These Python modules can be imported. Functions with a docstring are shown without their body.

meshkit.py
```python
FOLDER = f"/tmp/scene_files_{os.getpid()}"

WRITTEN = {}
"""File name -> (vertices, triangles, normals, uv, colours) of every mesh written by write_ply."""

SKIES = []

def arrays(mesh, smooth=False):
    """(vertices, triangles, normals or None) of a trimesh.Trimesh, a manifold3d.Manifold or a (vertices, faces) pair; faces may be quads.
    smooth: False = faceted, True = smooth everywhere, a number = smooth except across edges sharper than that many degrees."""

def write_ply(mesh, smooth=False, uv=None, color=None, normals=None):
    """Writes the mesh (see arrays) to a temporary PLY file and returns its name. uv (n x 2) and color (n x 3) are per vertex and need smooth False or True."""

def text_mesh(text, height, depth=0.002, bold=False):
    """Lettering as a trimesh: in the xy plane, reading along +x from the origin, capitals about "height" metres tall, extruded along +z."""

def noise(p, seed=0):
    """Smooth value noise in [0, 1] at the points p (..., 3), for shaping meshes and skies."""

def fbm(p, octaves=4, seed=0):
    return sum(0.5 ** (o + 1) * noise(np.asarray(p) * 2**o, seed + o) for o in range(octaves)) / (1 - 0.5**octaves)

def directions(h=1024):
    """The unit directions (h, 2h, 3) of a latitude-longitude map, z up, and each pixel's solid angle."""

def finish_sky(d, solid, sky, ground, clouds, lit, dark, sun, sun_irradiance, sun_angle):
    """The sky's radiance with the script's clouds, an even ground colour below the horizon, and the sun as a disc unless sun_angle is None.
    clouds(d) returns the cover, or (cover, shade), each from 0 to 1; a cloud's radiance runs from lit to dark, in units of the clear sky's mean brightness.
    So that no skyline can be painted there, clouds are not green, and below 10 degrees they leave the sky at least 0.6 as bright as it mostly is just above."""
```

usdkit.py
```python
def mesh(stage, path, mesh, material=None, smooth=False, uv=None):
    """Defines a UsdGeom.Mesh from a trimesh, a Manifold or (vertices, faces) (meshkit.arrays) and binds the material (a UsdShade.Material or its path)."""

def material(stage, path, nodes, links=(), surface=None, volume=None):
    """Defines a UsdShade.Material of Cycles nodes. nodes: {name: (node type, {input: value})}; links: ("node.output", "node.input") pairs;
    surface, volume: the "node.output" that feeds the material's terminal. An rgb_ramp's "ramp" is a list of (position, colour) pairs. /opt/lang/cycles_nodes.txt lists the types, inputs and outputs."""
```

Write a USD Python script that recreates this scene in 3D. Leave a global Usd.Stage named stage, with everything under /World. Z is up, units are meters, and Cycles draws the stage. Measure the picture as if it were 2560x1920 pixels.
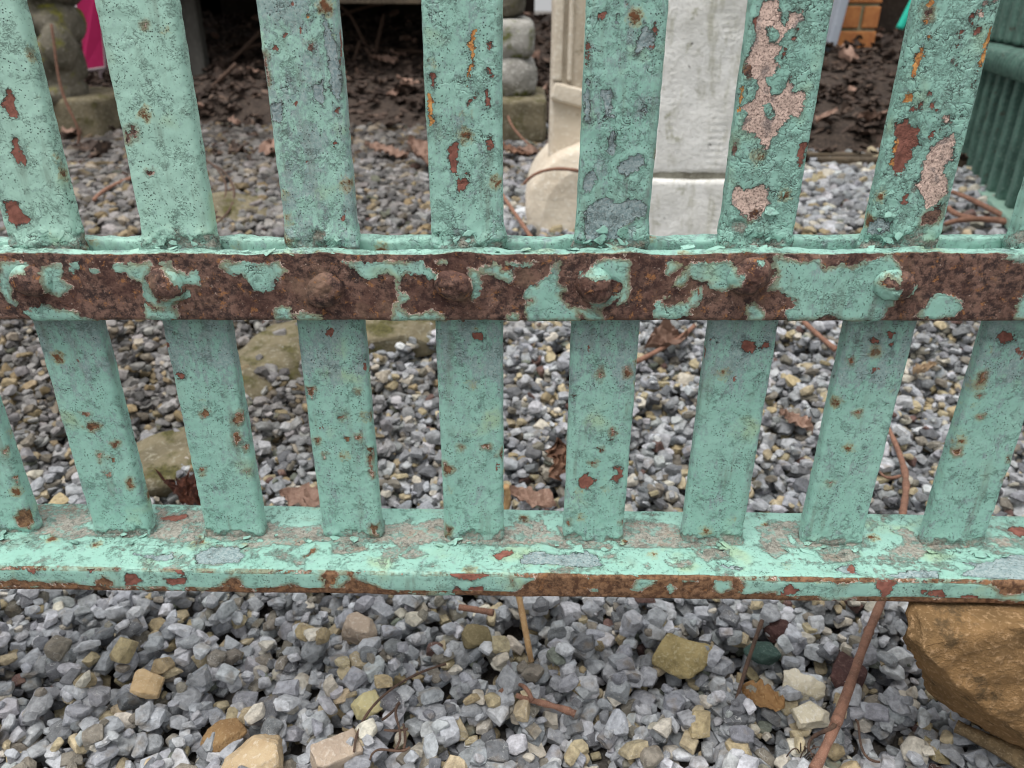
import math, random
import numpy as np, trimesh, usdkit, meshkit
import manifold3d as m3
from scipy.spatial import HalfspaceIntersection, ConvexHull
from pxr import Usd, UsdGeom, UsdLux, UsdShade, Sdf, Gf, Vt

stage = Usd.Stage.CreateInMemory()
UsdGeom.SetStageUpAxis(stage, UsdGeom.Tokens.z); UsdGeom.SetStageMetersPerUnit(stage, 1.0)
UsdGeom.Xform.Define(stage, '/World'); UsdGeom.Scope.Define(stage, '/World/Looks')

# ------------------------------------------------------------------ camera, sky, sun, exposure
CAM = np.array([0.03255, -0.40229, 0.48]); PITCH, YAW, ROLL = math.radians(26.484), math.radians(-1.150), math.radians(0.312)
EXPOSURE = 0.72
fw = np.array([math.sin(YAW)*math.cos(PITCH), math.cos(YAW)*math.cos(PITCH), -math.sin(PITCH)])
rt = np.cross(fw, [0, 0, 1]); rt /= np.linalg.norm(rt); up = np.cross(rt, fw)
rt, up = math.cos(ROLL)*rt + math.sin(ROLL)*up, -math.sin(ROLL)*rt + math.cos(ROLL)*up
FPX = 1934.0                                       # focal length in pixels of the 2560-wide photograph
cam = UsdGeom.Camera.Define(stage, '/World/camera')
cam.AddTransformOp().Set(Gf.Matrix4d(*rt, 0, *up, 0, *(-fw), 0, *CAM, 1))
cam.CreateHorizontalApertureAttr(36.0); cam.CreateVerticalApertureAttr(27.0); cam.CreateFocalLengthAttr(36.0*FPX/2560)
cam.CreateClippingRangeAttr(Gf.Vec2f(0.01, 200)); cam.CreateFocusDistanceAttr(0.435); cam.CreateFStopAttr(12.5)
cam.CreateExposureAttr(EXPOSURE)

SUN_EL, SUN_AZ = math.radians(74), math.radians(215)          # azimuth = atan2(x, y)
sun = UsdLux.DistantLight.Define(stage, '/World/sun')
sun.CreateNormalizeAttr(True); sun.CreateIntensityAttr(0.62); sun.CreateAngleAttr(40.0); sun.CreateColorAttr(Gf.Vec3f(1.0, 0.97, 0.93))
sd = np.array([math.sin(SUN_AZ)*math.cos(SUN_EL), math.cos(SUN_AZ)*math.cos(SUN_EL), math.sin(SUN_EL)])
zx = sd; xx = np.cross([0, 0, 1], zx); xx /= np.linalg.norm(xx); yx = np.cross(zx, xx)
sun.AddTransformOp().Set(Gf.Matrix4d(*xx, 0, *yx, 0, *zx, 0, *(sd*20), 1))


class G:
    """A material as a Cycles node graph: every call adds a node and gives its output."""
    def __init__(s, name): s.name, s.n, s.l, s.k = name, {}, [], 0
    def __call__(s, kind, out, **inp):
        s.k += 1; nm = f'{kind}_{s.k}'; v = {}
        for k, x in inp.items():
            if isinstance(x, R): s.l.append((x.o, f'{nm}.{k}'))
            else: v[k] = x
        s.n[nm] = (kind, v)
        return R(f'{nm}.{out}')
    def also(s, r, out): return R(r.o.split('.')[0] + '.' + out)
    def math(s, op, a, b=0.0, c=None, clamp=False):
        kw = dict(math_type=op, value1=a, value2=b, use_clamp=clamp)
        if c is not None: kw['value3'] = c
        return s('math', 'value', **kw)
    def ramp(s, x, a, b, lo=0.0, hi=1.0, smooth=True):
        return s('map_range', 'result', range_type='smoothstep' if smooth else 'linear', value=x, from_min=a, from_max=b, to_min=lo, to_max=hi, clamp=True)
    def mix(s, f, a, b, kind='mix'): return s('mix', 'color', mix_type=kind, fac=f, color1=a, color2=b)
    def scaled(s, v, x, y, z): return s('mapping', 'vector', mapping_type='point', vector=v, scale=(x, y, z))
    def noise(s, v, scale, detail=3.0, rough=0.5, dist=0.0): return s('noise_texture', 'fac', dimensions='3D', type='fBM', vector=v, scale=scale, detail=detail, roughness=rough, distortion=dist)
    def attr(s, name): 
        a = s('attribute', 'color', attribute=name)
        r = s('separate_color', 'r', color_type='rgb', color=a)
        return r, s.also(r, 'g'), s.also(r, 'b')
    def bump(s, h, dist, strength=1.0): return s('bump', 'normal', height=h, distance=dist, strength=strength)
    def done(s, surf): return usdkit.material(stage, '/World/Looks/' + s.name, s.n, s.l, surface=surf.o)
class R:
    def __init__(s, o): s.o = o


g = G('overcast_sky')
sky = g('sky_texture', 'color', sky_type='single_scattering', sun_disc=False, sun_elevation=SUN_EL, sun_rotation=SUN_AZ, altitude=100.0, air_density=1.0, aerosol_density=2.0)
dirv = g('texture_coordinate', 'generated')
cl = g.ramp(g.noise(dirv, 2.2, 5.0, 0.55), 0.25, 0.6, 0.80, 1.0)
grey = g.mix(g.noise(dirv, 1.3, 3.0), (6.6, 6.75, 7.0), (8.6, 8.6, 8.6))
# an overcast sky is about three times as bright overhead as at the horizon
elev = g.ramp(g('separate_xyz', 'z', vector=g('geometry', 'position')), 0.0, 1.0, 0.36, 1.0, False)
grey = g.mix(1.0, grey, g('combine_xyz', 'vector', x=elev, y=elev, z=elev), 'multiply')
bg = g('background_shader', 'background', color=g.mix(cl, sky, grey), strength=0.115)
skym = g.done(bg)
dome = UsdLux.DomeLight.Define(stage, '/World/sky'); dome.CreateIntensityAttr(1.0)
UsdShade.MaterialBindingAPI.Apply(dome.GetPrim()).Bind(skym)
dome.GetPrim().SetCustomDataByKey('kind', 'structure')

# ------------------------------------------------------------------ helpers
rng = np.random.default_rng(7); random.seed(7)
used = {}
def numbered(path):
    k = used.get(path, -1) + 1; used[path] = k
    return path if k == 0 else f'{path}_{k:03d}'
def tag(p, label=None, cat=None, group=None, kind=None):
    p = p.GetPrim() if hasattr(p, 'GetPrim') else p
    for k, v in (('label', label), ('category', cat), ('group', group), ('kind', kind)):
        if v: p.SetCustomDataByKey(k, v)
    return p
def thing(name, label=None, cat=None, group=None, kind=None):
    return tag(UsdGeom.Xform.Define(stage, numbered('/World/' + name)), label, cat, group, kind)
def prim(name, mesh, mat, parent=None, smooth=30, **vars):
    path = numbered((str(parent.GetPath()) if parent else '/World') + '/' + name)
    if vars: smooth = True if smooth else False
    m = usdkit.mesh(stage, path, mesh, mat, smooth)
    for k, v in vars.items():
        pv = UsdGeom.PrimvarsAPI(m).CreatePrimvar(k, Sdf.ValueTypeNames.Color3fArray, 'vertex' if len(v) > 1 else 'constant')
        pv.Set(Vt.Vec3fArray.FromNumpy(np.asarray(v, np.float32)))
    return m.GetPrim()
def sstep(a, b, x):
    t = np.clip((np.asarray(x, float) - a)/(b - a), 0, 1); return t*t*(3 - 2*t)
def ray(u, v):
    d = rt*((u - 1280)/FPX) + up*((960 - v)/FPX) + fw
    return d
def at_y(u, v, y): d = ray(u, v); return CAM + d*((y - CAM[1])/d[1])
def at_z(u, v, z): d = ray(u, v); return CAM + d*((z - CAM[2])/d[2])
def ground(x, y):
    x, y = np.asarray(x, float), np.asarray(y, float)
    yb = 1.95 - 0.45*sstep(0.45, 0.62, x)
    return 0.12*sstep(0.3, 1.55, y) + 0.23*np.clip(y - yb, 0, 1.1)
def hit(u, v, lift=0.0):
    d = ray(u, v)
    for t in np.arange(0.3, 8, 0.004):
        p = CAM + d*t
        if p[2] < ground(p[0], p[1]) + lift: return p
    return p
def fbm(p, o=3, s=0): return meshkit.fbm(np.asarray(p, float), o, s) - 0.5
def grid_faces(nr, nc, wrap=True):
    r, c = np.meshgrid(np.arange(nr - 1), np.arange(nc if wrap else nc - 1), indexing='ij')
    a, b = r*nc + c, r*nc + (c + 1) % nc
    q = np.stack([a, b, b + nc, a + nc], -1).reshape(-1, 4)
    return np.vstack([q[:, [0, 1, 2]], q[:, [0, 2, 3]]])
def tube(pts, rad, n=8, sub=6, wob=0.0, seed=0):
    pts = np.asarray(pts, float)
    if sub > 1 and len(pts) > 2:
        from scipy.interpolate import CubicSpline
        k = np.r_[0, np.cumsum(np.linalg.norm(np.diff(pts, axis=0), axis=1))]
        kk = np.linspace(0, k[-1], (len(pts) - 1)*sub + 1); pts = CubicSpline(k, pts)(kk)
        if np.ndim(rad): rad = np.interp(kk, k, rad)
    m = len(pts); rad = np.broadcast_to(rad, m).astype(float)
    if wob: rad = rad*(1 + wob*2*fbm(np.c_[np.arange(m)*0.7, np.full(m, seed*3.1), np.zeros(m)], 2, seed))
    t = np.gradient(pts, axis=0); t /= np.linalg.norm(t, axis=1, keepdims=True) + 1e-12
    a = np.cross(t, [0.13, 0.91, 0.39]); a /= np.linalg.norm(a, axis=1, keepdims=True); b = np.cross(t, a)
    th = np.arange(n)*2*np.pi/n
    v = pts[:, None] + rad[:, None, None]*(np.cos(th)[None, :, None]*a[:, None] + np.sin(th)[None, :, None]*b[:, None])
    v = np.vstack([v.reshape(-1, 3), pts[:1], pts[-1:]]); f = [grid_faces(m, n)]
    i = np.arange(n); f.append(np.stack([(i + 1) % n, i, np.full(n, m*n)], 1)); f.append(np.stack([i + (m-1)*n, (i + 1) % n + (m-1)*n, np.full(n, m*n + 1)], 1))
    return trimesh.Trimesh(v, np.vstack(f), process=False)
def cat(*ms): return trimesh.util.concatenate(list(ms))
def rounded(pts, r, sub=0):
    """Hull of small balls at the corner points: a convex body with rounded edges."""
    b = trimesh.creation.icosphere(subdivisions=sub, radius=r).vertices
    return trimesh.convex.convex_hull((np.asarray(pts, float)[:, None] + b[None]).reshape(-1, 3))
def rbox(lo, hi, r=0.004, sub=1):
    lo, hi = np.array(lo, float) + r, np.array(hi, float) - r
    return rounded([[x, y, z] for x in (lo[0], hi[0]) for y in (lo[1], hi[1]) for z in (lo[2], hi[2])], r, sub)
def dense(mesh, edge, amp, scale, octv=4, seed=0, smooth=0):
    """Refine a closed mesh to an edge length and roughen it."""
    m = m3.Manifold(m3.Mesh(np.asarray(mesh.vertices, np.float32), np.asarray(mesh.faces, np.uint32))) if isinstance(mesh, trimesh.Trimesh) else mesh
    m = m.refine_to_length(edge).to_mesh(); t = trimesh.Trimesh(m.vert_properties[:, :3], m.tri_verts, process=True)
    if smooth: trimesh.smoothing.filter_taubin(t, iterations=smooth)
    n = np.array(t.vertex_normals); v = np.array(t.vertices)
    for a, s in zip(np.atleast_1d(amp), np.atleast_1d(scale)): v = v + n*(2*a*fbm(v*s, octv, seed))[:, None]
    return trimesh.Trimesh(v, t.faces, process=False)
def rotm(ax, deg): return trimesh.transformations.rotation_matrix(math.radians(deg), ax)

# ------------------------------------------------------------------ materials
def paint(name, dull=1.0):
    g = G(name); P = g('geometry', 'position')
    red, gry, pnk = g.attr('wear_a'); rst, yel, drt = g.attr('wear_b'); crk, wet, spk = g.attr('wear_c')
    rag = g.math('subtract', g.noise(P, 330.0, 6.0, 0.68), 0.5); rag2 = g.math('subtract', g.noise(P, 110.0, 4.0, 0.6), 0.5)
    rg = g.math('add', g.math('multiply', rag, 0.95), g.math('multiply', rag2, 0.40))
    def mask(a, off=0.0, w=0.03): return g.ramp(g.math('add', a, g.math('add', rg, off)), 0.5 - w, 0.5 + w)
    mR, mG, mP, mU, mY = (mask(a) for a in (red, gry, pnk, rst, yel))
    mD = g.ramp(g.math('add', drt, g.math('add', rg, g.math('multiply', g.math('subtract', g.noise(P, 75.0, 5.0, 0.7), 0.56), 1.5))), 0.34, 0.62)
    # small chips that the whole surface has
    chip = g.noise(g.scaled(P, 1, 1, 0.6), 95.0, 5.0, 0.62)
    chipA = g.ramp(g.math('add', chip, g.math('multiply', spk, 0.10)), 0.745, 0.76)
    greyn = g.noise(g.scaled(P, 1, 1, 0.45), 95.0, 7.0, 0.78)
    soft = g.ramp(g.math('add', greyn, g.math('multiply', spk, 0.19)), 0.645, 0.72)
    # base paint
    tone = g.noise(P, 22.0, 4.0, 0.6); tone2 = g.noise(g.scaled(P, 1, 1, 0.35), 160.0, 4.0, 0.6)
    green = g.mix(g.ramp(tone, 0.3, 0.7), (0.225*dull, 0.420*dull, 0.350*dull), (0.265*dull, 0.465*dull, 0.392*dull))
    green = g.mix(g.ramp(tone2, 0.5, 0.8, 0, 0.30), green, (0.150, 0.31, 0.265))
    green = g.mix(g.ramp(tone2, 0.28, 0.45, 0.25, 0.0), green, (0.34, 0.56, 0.47))
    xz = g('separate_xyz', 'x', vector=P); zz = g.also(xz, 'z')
    left_pale = g.math('multiply', g.ramp(g.math('add', xz, g.math('multiply', g.math('subtract', tone, 0.5), 0.12)), 0.08, -0.22), g.ramp(zz, 0.34, 0.37))
    green = g.mix(g.math('multiply', left_pale, 0.62), green, (0.37, 0.56, 0.465))  # upper bars paler towards the left
    yl = g.ramp(g.noise(P, 34.0, 3.0, 0.5), 0.58, 0.75, 0, 0.55); green = g.mix(yl, green, (0.34, 0.43, 0.24))
    under = g.mix(g.ramp(g.noise(P, 600.0, 3.0, 0.7), 0.35, 0.65), (0.16, 0.23, 0.24), (0.30, 0.36, 0.36))
    dirt = g.mix(g.ramp(g.noise(P, 420.0, 5.0, 0.75), 0.36, 0.64), (0.17, 0.160, 0.135), (0.33, 0.325, 0.280))
    dirt = g.mix(g.ramp(g.noise(P, 60.0, 3.0), 0.54, 0.68, 0, 0.50), dirt, (0.27, 0.205, 0.150))
    dirt = g.mix(g.ramp(g.noise(P, 150.0, 5.0, 0.75), 0.50, 0.58, 0, 0.75), dirt, (0.20, 0.35, 0.30))
    prim_ = g.mix(g.ramp(g.noise(P, 260.0, 4.0, 0.6), 0.35, 0.65), (0.165, 0.062, 0.045), (0.25, 0.100, 0.074))
    ylw = g.mix(g.ramp(g.noise(P, 300.0, 4.0, 0.6), 0.40, 0.62), (0.58, 0.30, 0.10), (0.40, 0.16, 0.05))
    pk = g.mix(g.ramp(g.noise(P, 900.0, 5.0, 0.75), 0.48, 0.62), (0.62, 0.46, 0.39), (0.20, 0.14, 0.12))
    pk = g.mix(g.ramp(g.noise(P, 85.0, 4.0), 0.52, 0.60, 0, 0.85), pk, g.mix(g.ramp(g.noise(P, 1300.0, 3.0, 0.75), 0.5, 0.64), (0.16, 0.13, 0.125), (0.55, 0.45, 0.40)))
    rn = g.noise(P, 240.0, 7.0, 0.75); rl = g.noise(P, 45.0, 4.0, 0.6)
    rust = g.mix(g.ramp(rn, 0.40, 0.60), (0.032, 0.018, 0.016), (0.185, 0.106, 0.080))
    rust = g.mix(g.ramp(rl, 0.45, 0.65, 0, 0.6), rust, (0.060, 0.024, 0.018)); rust = g.mix(g.ramp(g.noise(P, 36.0, 5.0, 0.65), 0.54, 0.68, 0, 0.6), rust, (0.20, 0.125, 0.085))
    rust = g.mix(g.ramp(g.noise(P, 170.0, 6.0, 0.75), 0.565, 0.64, 0, 0.85), rust, (0.29, 0.13, 0.05))
    rust = g.mix(g.ramp(g.noise(P, 380.0, 6.0, 0.8), 0.615, 0.66, 0, 0.8), rust, (0.46, 0.34, 0.28))
    rust = g.mix(g.ramp(zz, 0.320, 0.314, 0, 0.6), rust, g.mix(g.ramp(rn, 0.38, 0.62), (0.10, 0.046, 0.020), (0.27, 0.145, 0.062)))
    # rust spots with a yellow-brown halo
    v1 = g('voronoi_texture', 'distance', dimensions='3D', feature='f1', vector=P, scale=62.0, randomness=1.0)
    vc, _, _ = (lambda c: (g('separate_color', 'r', color_type='rgb', color=c), 0, 0))(g.also(v1, 'color'))
    sd_ = g.math('add', g.math('add', v1, g.math('multiply', rag, 0.75)), g.math('multiply', g.ramp(g.math('subtract', vc, g.math('multiply', wet, 0.14)), 0.12, 0.20), 1.0))
    halo = g.ramp(sd_, 0.14, 0.36, 0.60, 0.0); core = g.ramp(sd_, 0.10, 0.20, 1.0, 0.0)
    # pits and hair cracks
    v2 = g('voronoi_texture', 'distance', dimensions='3D', feature='f1', vector=P, scale=760.0, randomness=1.0)
    gate = g.ramp(g.noise(P, 130.0, 3.0), 0.42, 0.62)
    vc2 = g('separate_color', 'g', color_type='rgb', color=g.also(v2, 'color'))
    pit = g.math('multiply', g.math('multiply', g.ramp(v2, 0.18, 0.34, 1.0, 0.0), g.ramp(vc2, 0.45, 0.5)), gate)
    Pd = g('vector_math', 'vector', math_type='add', vector1=P, vector2=g('vector_math', 'vector', math_type='scale', vector1=g('noise_texture', 'color', dimensions='3D', type='fBM', vector=P, scale=170.0, detail=3.0), scale=0.013))
    ve = g('voronoi_texture', 'distance', dimensions='3D', feature='distance_to_edge', vector=Pd, scale=150.0, randomness=1.0)
    cgate = g.ramp(g.math('add', g.noise(P, 60.0, 3.0), g.math('multiply', crk, 0.24)), 0.60, 0.72)
    crack = g.math('multiply', g.math('multiply', g.ramp(ve, 0.006, 0.036, 1.0, 0.0), g.ramp(g.noise(P, 190.0, 3.0, 0.6), 0.44, 0.54)), cgate)
    hl = g.math('absolute', g.math('subtract', g.noise(g.scaled(P, 1, 1, 1.6), 230.0, 5.0, 0.65, 0.6), 0.5))
    hgate = g.ramp(g.math('add', g.noise(P, 75.0, 4.0, 0.65), g.math('multiply', crk, 0.10)), 0.50, 0.60)
    hair = g.math('multiply', g.ramp(hl, 0.003, 0.020, 1.0, 0.0), hgate)
    hl2 = g.math('absolute', g.math('subtract', g.noise(g.scaled(P, 1, 1, 1.3), 480.0, 4.0, 0.7, 0.8), 0.5))
    hair = g.math('maximum', hair, g.math('multiply', g.math('multiply', g.ramp(hl2, 0.004, 0.030, 0.9, 0.0), hgate), g.ramp(g.noise(P, 210.0, 2.0), 0.46, 0.56)))
    dark = g.math('maximum', g.math('multiply', pit, 0.85), g.math('maximum', g.math('multiply', crack, 0.92), g.math('multiply', hair, 0.50)))
    speck = g.math('multiply', g.ramp(g.noise(g.scaled(P, 1, 1, 0.55), 820.0, 4.0, 0.7), 0.615, 0.66), g.ramp(g.noise(g.scaled(P, 1, 1, 0.6), 55.0, 5.0, 0.7), 0.44, 0.58)); dark = g.math('maximum', dark, g.math('multiply', speck, 0.80))
    # broken paint edges; shadow under lifted flakes painted as dark lines
    allm = g.math('maximum', g.math('maximum', mR, mG), g.math('maximum', g.math('maximum', mP, mU), g.math('maximum', mY, mD)))
    def rim(a, c, w):
        d = g.math('absolute', g.math('subtract', g.math('add', a, rg), c)); return g.ramp(d, w*0.3, w, 1.0, 0.0)
    amax = g.math('maximum', g.math('maximum', red, g.math('maximum', pnk, gry)), g.math('maximum', rst, yel))
    tt = g.math('add', amax, rg); lip = g.math('multiply', g.ramp(tt, 0.30, 0.44), g.ramp(tt, 0.475, 0.50, 1.0, 0.0))
    lip_shadow = g.math('multiply', g.ramp(g.math('absolute', g.math('subtract', tt, 0.505)), 0.008, 0.045, 1.0, 0.0), g.ramp(g.noise(P, 120.0, 3.0), 0.42, 0.56, 0.05, 0.75))
    rimR = g.math('multiply', rim(rst, 0.535, 0.045), g.ramp(g.noise(P, 90.0, 3.0), 0.46, 0.58))
    edge = g.math('maximum', g.math('maximum', rim(red, 0.47, 0.045), rim(pnk, 0.46, 0.05)), rim(gry, 0.47, 0.03))
    edge = g.math('multiply', edge, g.ramp(g.noise(P, 140.0, 3.0), 0.40, 0.55, 0, 0.7))  # rims darkened for the shadow under lifted paint
    mott = g.math('multiply', g.ramp(g.noise(P, 330.0, 5.0, 0.75), 0.46, 0.60), g.math('add', 0.08, g.math('multiply', g.ramp(g.math('add', greyn, g.math('multiply', spk, 0.2)), 0.50, 0.66), 0.55)))
    c = g.mix(mott, green, (0.19, 0.27, 0.265)); c = g.mix(g.math('multiply', soft, 0.72), c, under)
    c = g.mix(chipA, c, prim_)
    c = g.mix(halo, c, (0.30, 0.20, 0.06)); c = g.mix(core, c, (0.13, 0.055, 0.022))
    c = g.mix(mD, c, dirt); c = g.mix(mG, c, under)
    c = g.mix(edge, c, (0.055, 0.05, 0.04)); c = g.mix(dark, c, (0.022, 0.03, 0.026))
    ru2 = g.ramp(g.math('add', rst, g.math('multiply', rg, 0.6)), 0.12, 0.5, 0, 0.62); c = g.mix(g.math('multiply', ru2, g.ramp(g.noise(P, 65.0, 4.0), 0.36, 0.58)), c, (0.27, 0.165, 0.06))
    streak = g.math('multiply', g.ramp(g.noise(g.scaled(P, 1, 1, 0.12), 120.0, 4.0, 0.6), 0.50, 0.68), g.ramp(g.noise(P, 26.0, 3.0), 0.42, 0.60, 0, 0.55)); c = g.mix(g.math('multiply', streak, g.math('subtract', 1.0, allm)), c, (0.145, 0.185, 0.150))
    c = g.mix(mR, c, prim_); c = g.mix(mY, c, ylw); c = g.mix(mP, c, pk); c = g.mix(mU, c, rust)
    pinkr = g.mix(g.ramp(g.noise(P, 700.0, 2.0), 0.4, 0.6), (0.66, 0.54, 0.47), (0.40, 0.27, 0.20)); c = g.mix(g.math('multiply', lip_shadow, g.math('subtract', 1.0, g.math('multiply', rimR, 0.8))), c, (0.035, 0.030, 0.026)); c = g.mix(g.math('multiply', rimR, 0.9), c, pinkr)
    # relief, in millimetres
    h = g.math('add', g.math('multiply', allm, -0.75), g.math('multiply', lip, 0.40))
    h = g.math('add', h, g.math('multiply', dark, -0.35)); h = g.math('add', h, g.math('multiply', soft, -0.10)); h = g.math('add', h, g.math('multiply', chipA, -0.3))
    h = g.math('add', h, g.math('multiply', tone2, 0.20)); h = g.math('add', h, g.math('multiply', g.noise(P, 48.0, 3.0), 0.4))
    h = g.math('add', h, g.math('multiply', core, 0.25))
    mm = g.math('maximum', mU, g.math('multiply', mP, 0.6)); h = g.math('add', h, g.math('multiply', g.math('multiply', rn, mm), 0.9))
    h = g.math('add', h, g.math('multiply', g.math('multiply', g.ramp(ve, 0.0, 0.20), cgate), 0.22))
    nrm = g.bump(h, 0.001)
    ro = g.math('add', 0.55, g.math('multiply', allm, 0.25)); ro = g.math('add', ro, g.math('multiply', g.math('subtract', tone2, 0.5), 0.3))
    return g.done(g('principled_bsdf', 'BSDF', base_color=c, roughness=ro, specular_ior_level=0.32, normal=nrm))
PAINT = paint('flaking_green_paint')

def stone_mat(name, obj_tone=True, grime=0.0):
    g = G(name); P = g('geometry', 'position')
    t = g('attribute', 'color', attribute='tone')
    n = g.noise(P, 190.0, 5.0, 0.65); nf = g.noise(P, 900.0, 3.0, 0.7)
    c = g.mix(g.ramp(n, 0.3, 0.7), g.mix(0.5, t, (0.35, 0.35, 0.35), 'multiply'), t)
    c = g.mix(g.ramp(n, 0.25, 0.75, 0.0, 0.35), c, g.mix(1.0, t, (2.0, 2.0, 2.0), 'multiply'))
    c = g.mix(g.ramp(nf, 0.58, 0.72, 0, 0.45), c, (0.56, 0.56, 0.55))
    hl = g.math('absolute', g.math('subtract', g.noise(P, 85.0, 2.0, 0.5, 0.4), 0.5))
    c = g.mix(g.math('multiply', g.ramp(hl, 0.0, 0.006, 0.8, 0.0), g.ramp(g.noise(P, 30.0, 2.0), 0.48, 0.58)), c, (0.62, 0.62, 0.60))
    c = g.mix(g.ramp(g.noise(P, 70.0, 4.0), 0.56, 0.74, 0, 0.5), c, (0.22, 0.17, 0.11))
    # wetter, browner soil stain towards the left and back, then painted shade
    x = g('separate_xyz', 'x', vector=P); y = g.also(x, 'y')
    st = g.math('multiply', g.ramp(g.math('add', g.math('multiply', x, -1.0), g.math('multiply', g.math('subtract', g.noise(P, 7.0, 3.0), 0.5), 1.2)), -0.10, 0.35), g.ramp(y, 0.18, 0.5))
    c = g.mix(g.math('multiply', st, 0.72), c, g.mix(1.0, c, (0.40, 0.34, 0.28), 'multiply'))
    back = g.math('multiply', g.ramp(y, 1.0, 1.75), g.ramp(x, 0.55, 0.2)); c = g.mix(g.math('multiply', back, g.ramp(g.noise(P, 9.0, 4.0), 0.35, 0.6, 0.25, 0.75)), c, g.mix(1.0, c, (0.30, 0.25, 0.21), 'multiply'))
    gate_shade = g.math('multiply', g.ramp(g.noise(P, 16.0, 4.0, 0.6), 0.40, 0.62), g.ramp(y, 0.08, 0.26)); c = g.mix(g.math('multiply', gate_shade, 0.50), c, g.mix(1.0, c, (0.46, 0.44, 0.42), 'multiply'))  # shade behind the gate put into the stone colour
    h = g.math('add', g.math('multiply', n, 1.0), g.math('multiply', nf, 0.45))
    return g.done(g('principled_bsdf', 'BSDF', base_color=c, roughness=0.78, specular_ior_level=0.3, normal=g.bump(h, 0.0022)))
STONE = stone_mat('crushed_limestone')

def mottled(name, cols, scale, bump=0.001, rough=0.85, fine=8.0, moss=None, spec=0.25, vert=1.0, dark=None):
    """Three-tone weathered surface; moss = (colour, amount, how far it prefers upward faces)."""
    g = G(name); P0 = g('geometry', 'position'); P = g.scaled(P0, 1, 1, vert)
    a = g.noise(P, scale, 6.0, 0.65); b = g.noise(P, scale*fine, 4.0, 0.7)
    c = g.mix(g.ramp(a, 0.35, 0.65), cols[0], cols[1]); c = g.mix(g.ramp(b, 0.5, 0.68, 0, 0.8), c, cols[2])
    if dark: c = g.mix(g.ramp(g.noise(P, scale*2.3, 5.0, 0.7), dark[1], dark[1] + 0.1, 0, 0.9), c, dark[0])
    if moss:
        nz = g('separate_xyz', 'z', vector=g('geometry', 'normal'))
        m = g.ramp(g.math('add', g.noise(P0, scale*1.4, 5.0, 0.65), g.math('multiply', nz, moss[2])), 0.62 - moss[1], 0.80 - moss[1])
        mc = g.mix(g.ramp(g.noise(P0, scale*12, 4.0, 0.7), 0.35, 0.65), tuple(0.45*x for x in moss[0]), moss[0])
        c = g.mix(m, c, mc)
    return g.done(g('principled_bsdf', 'BSDF', base_color=c, roughness=rough, specular_ior_level=spec, normal=g.bump(g.math('add', a, g.math('multiply', b, 0.4)), bump)))
SOIL = mottled('dark_soil', ((0.06, 0.052, 0.045), (0.10, 0.09, 0.08), (0.15, 0.14, 0.13)), 40.0, 0.006)
MULCH = mottled('leafy_mulch', ((0.030, 0.022, 0.018), (0.055, 0.040, 0.031), (0.13, 0.095, 0.075)), 34.0, 0.012, fine=5.0)
ROCK = mottled('brown_sandstone', ((0.225, 0.135, 0.062), (0.135, 0.085, 0.042), (0.36, 0.235, 0.13)), 13.0, 0.005, rough=0.95, spec=0.06, moss=((0.090, 0.075, 0.030), 0.03, 0.0), fine=22.0, dark=((0.085, 0.058, 0.032), 0.56))
MOSSY = mottled('mossy_stone', ((0.16, 0.135, 0.085), (0.095, 0.08, 0.05), (0.25, 0.23, 0.17)), 18.0, 0.004, moss=((0.085, 0.078, 0.026), 0.06, 0.10))
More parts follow.
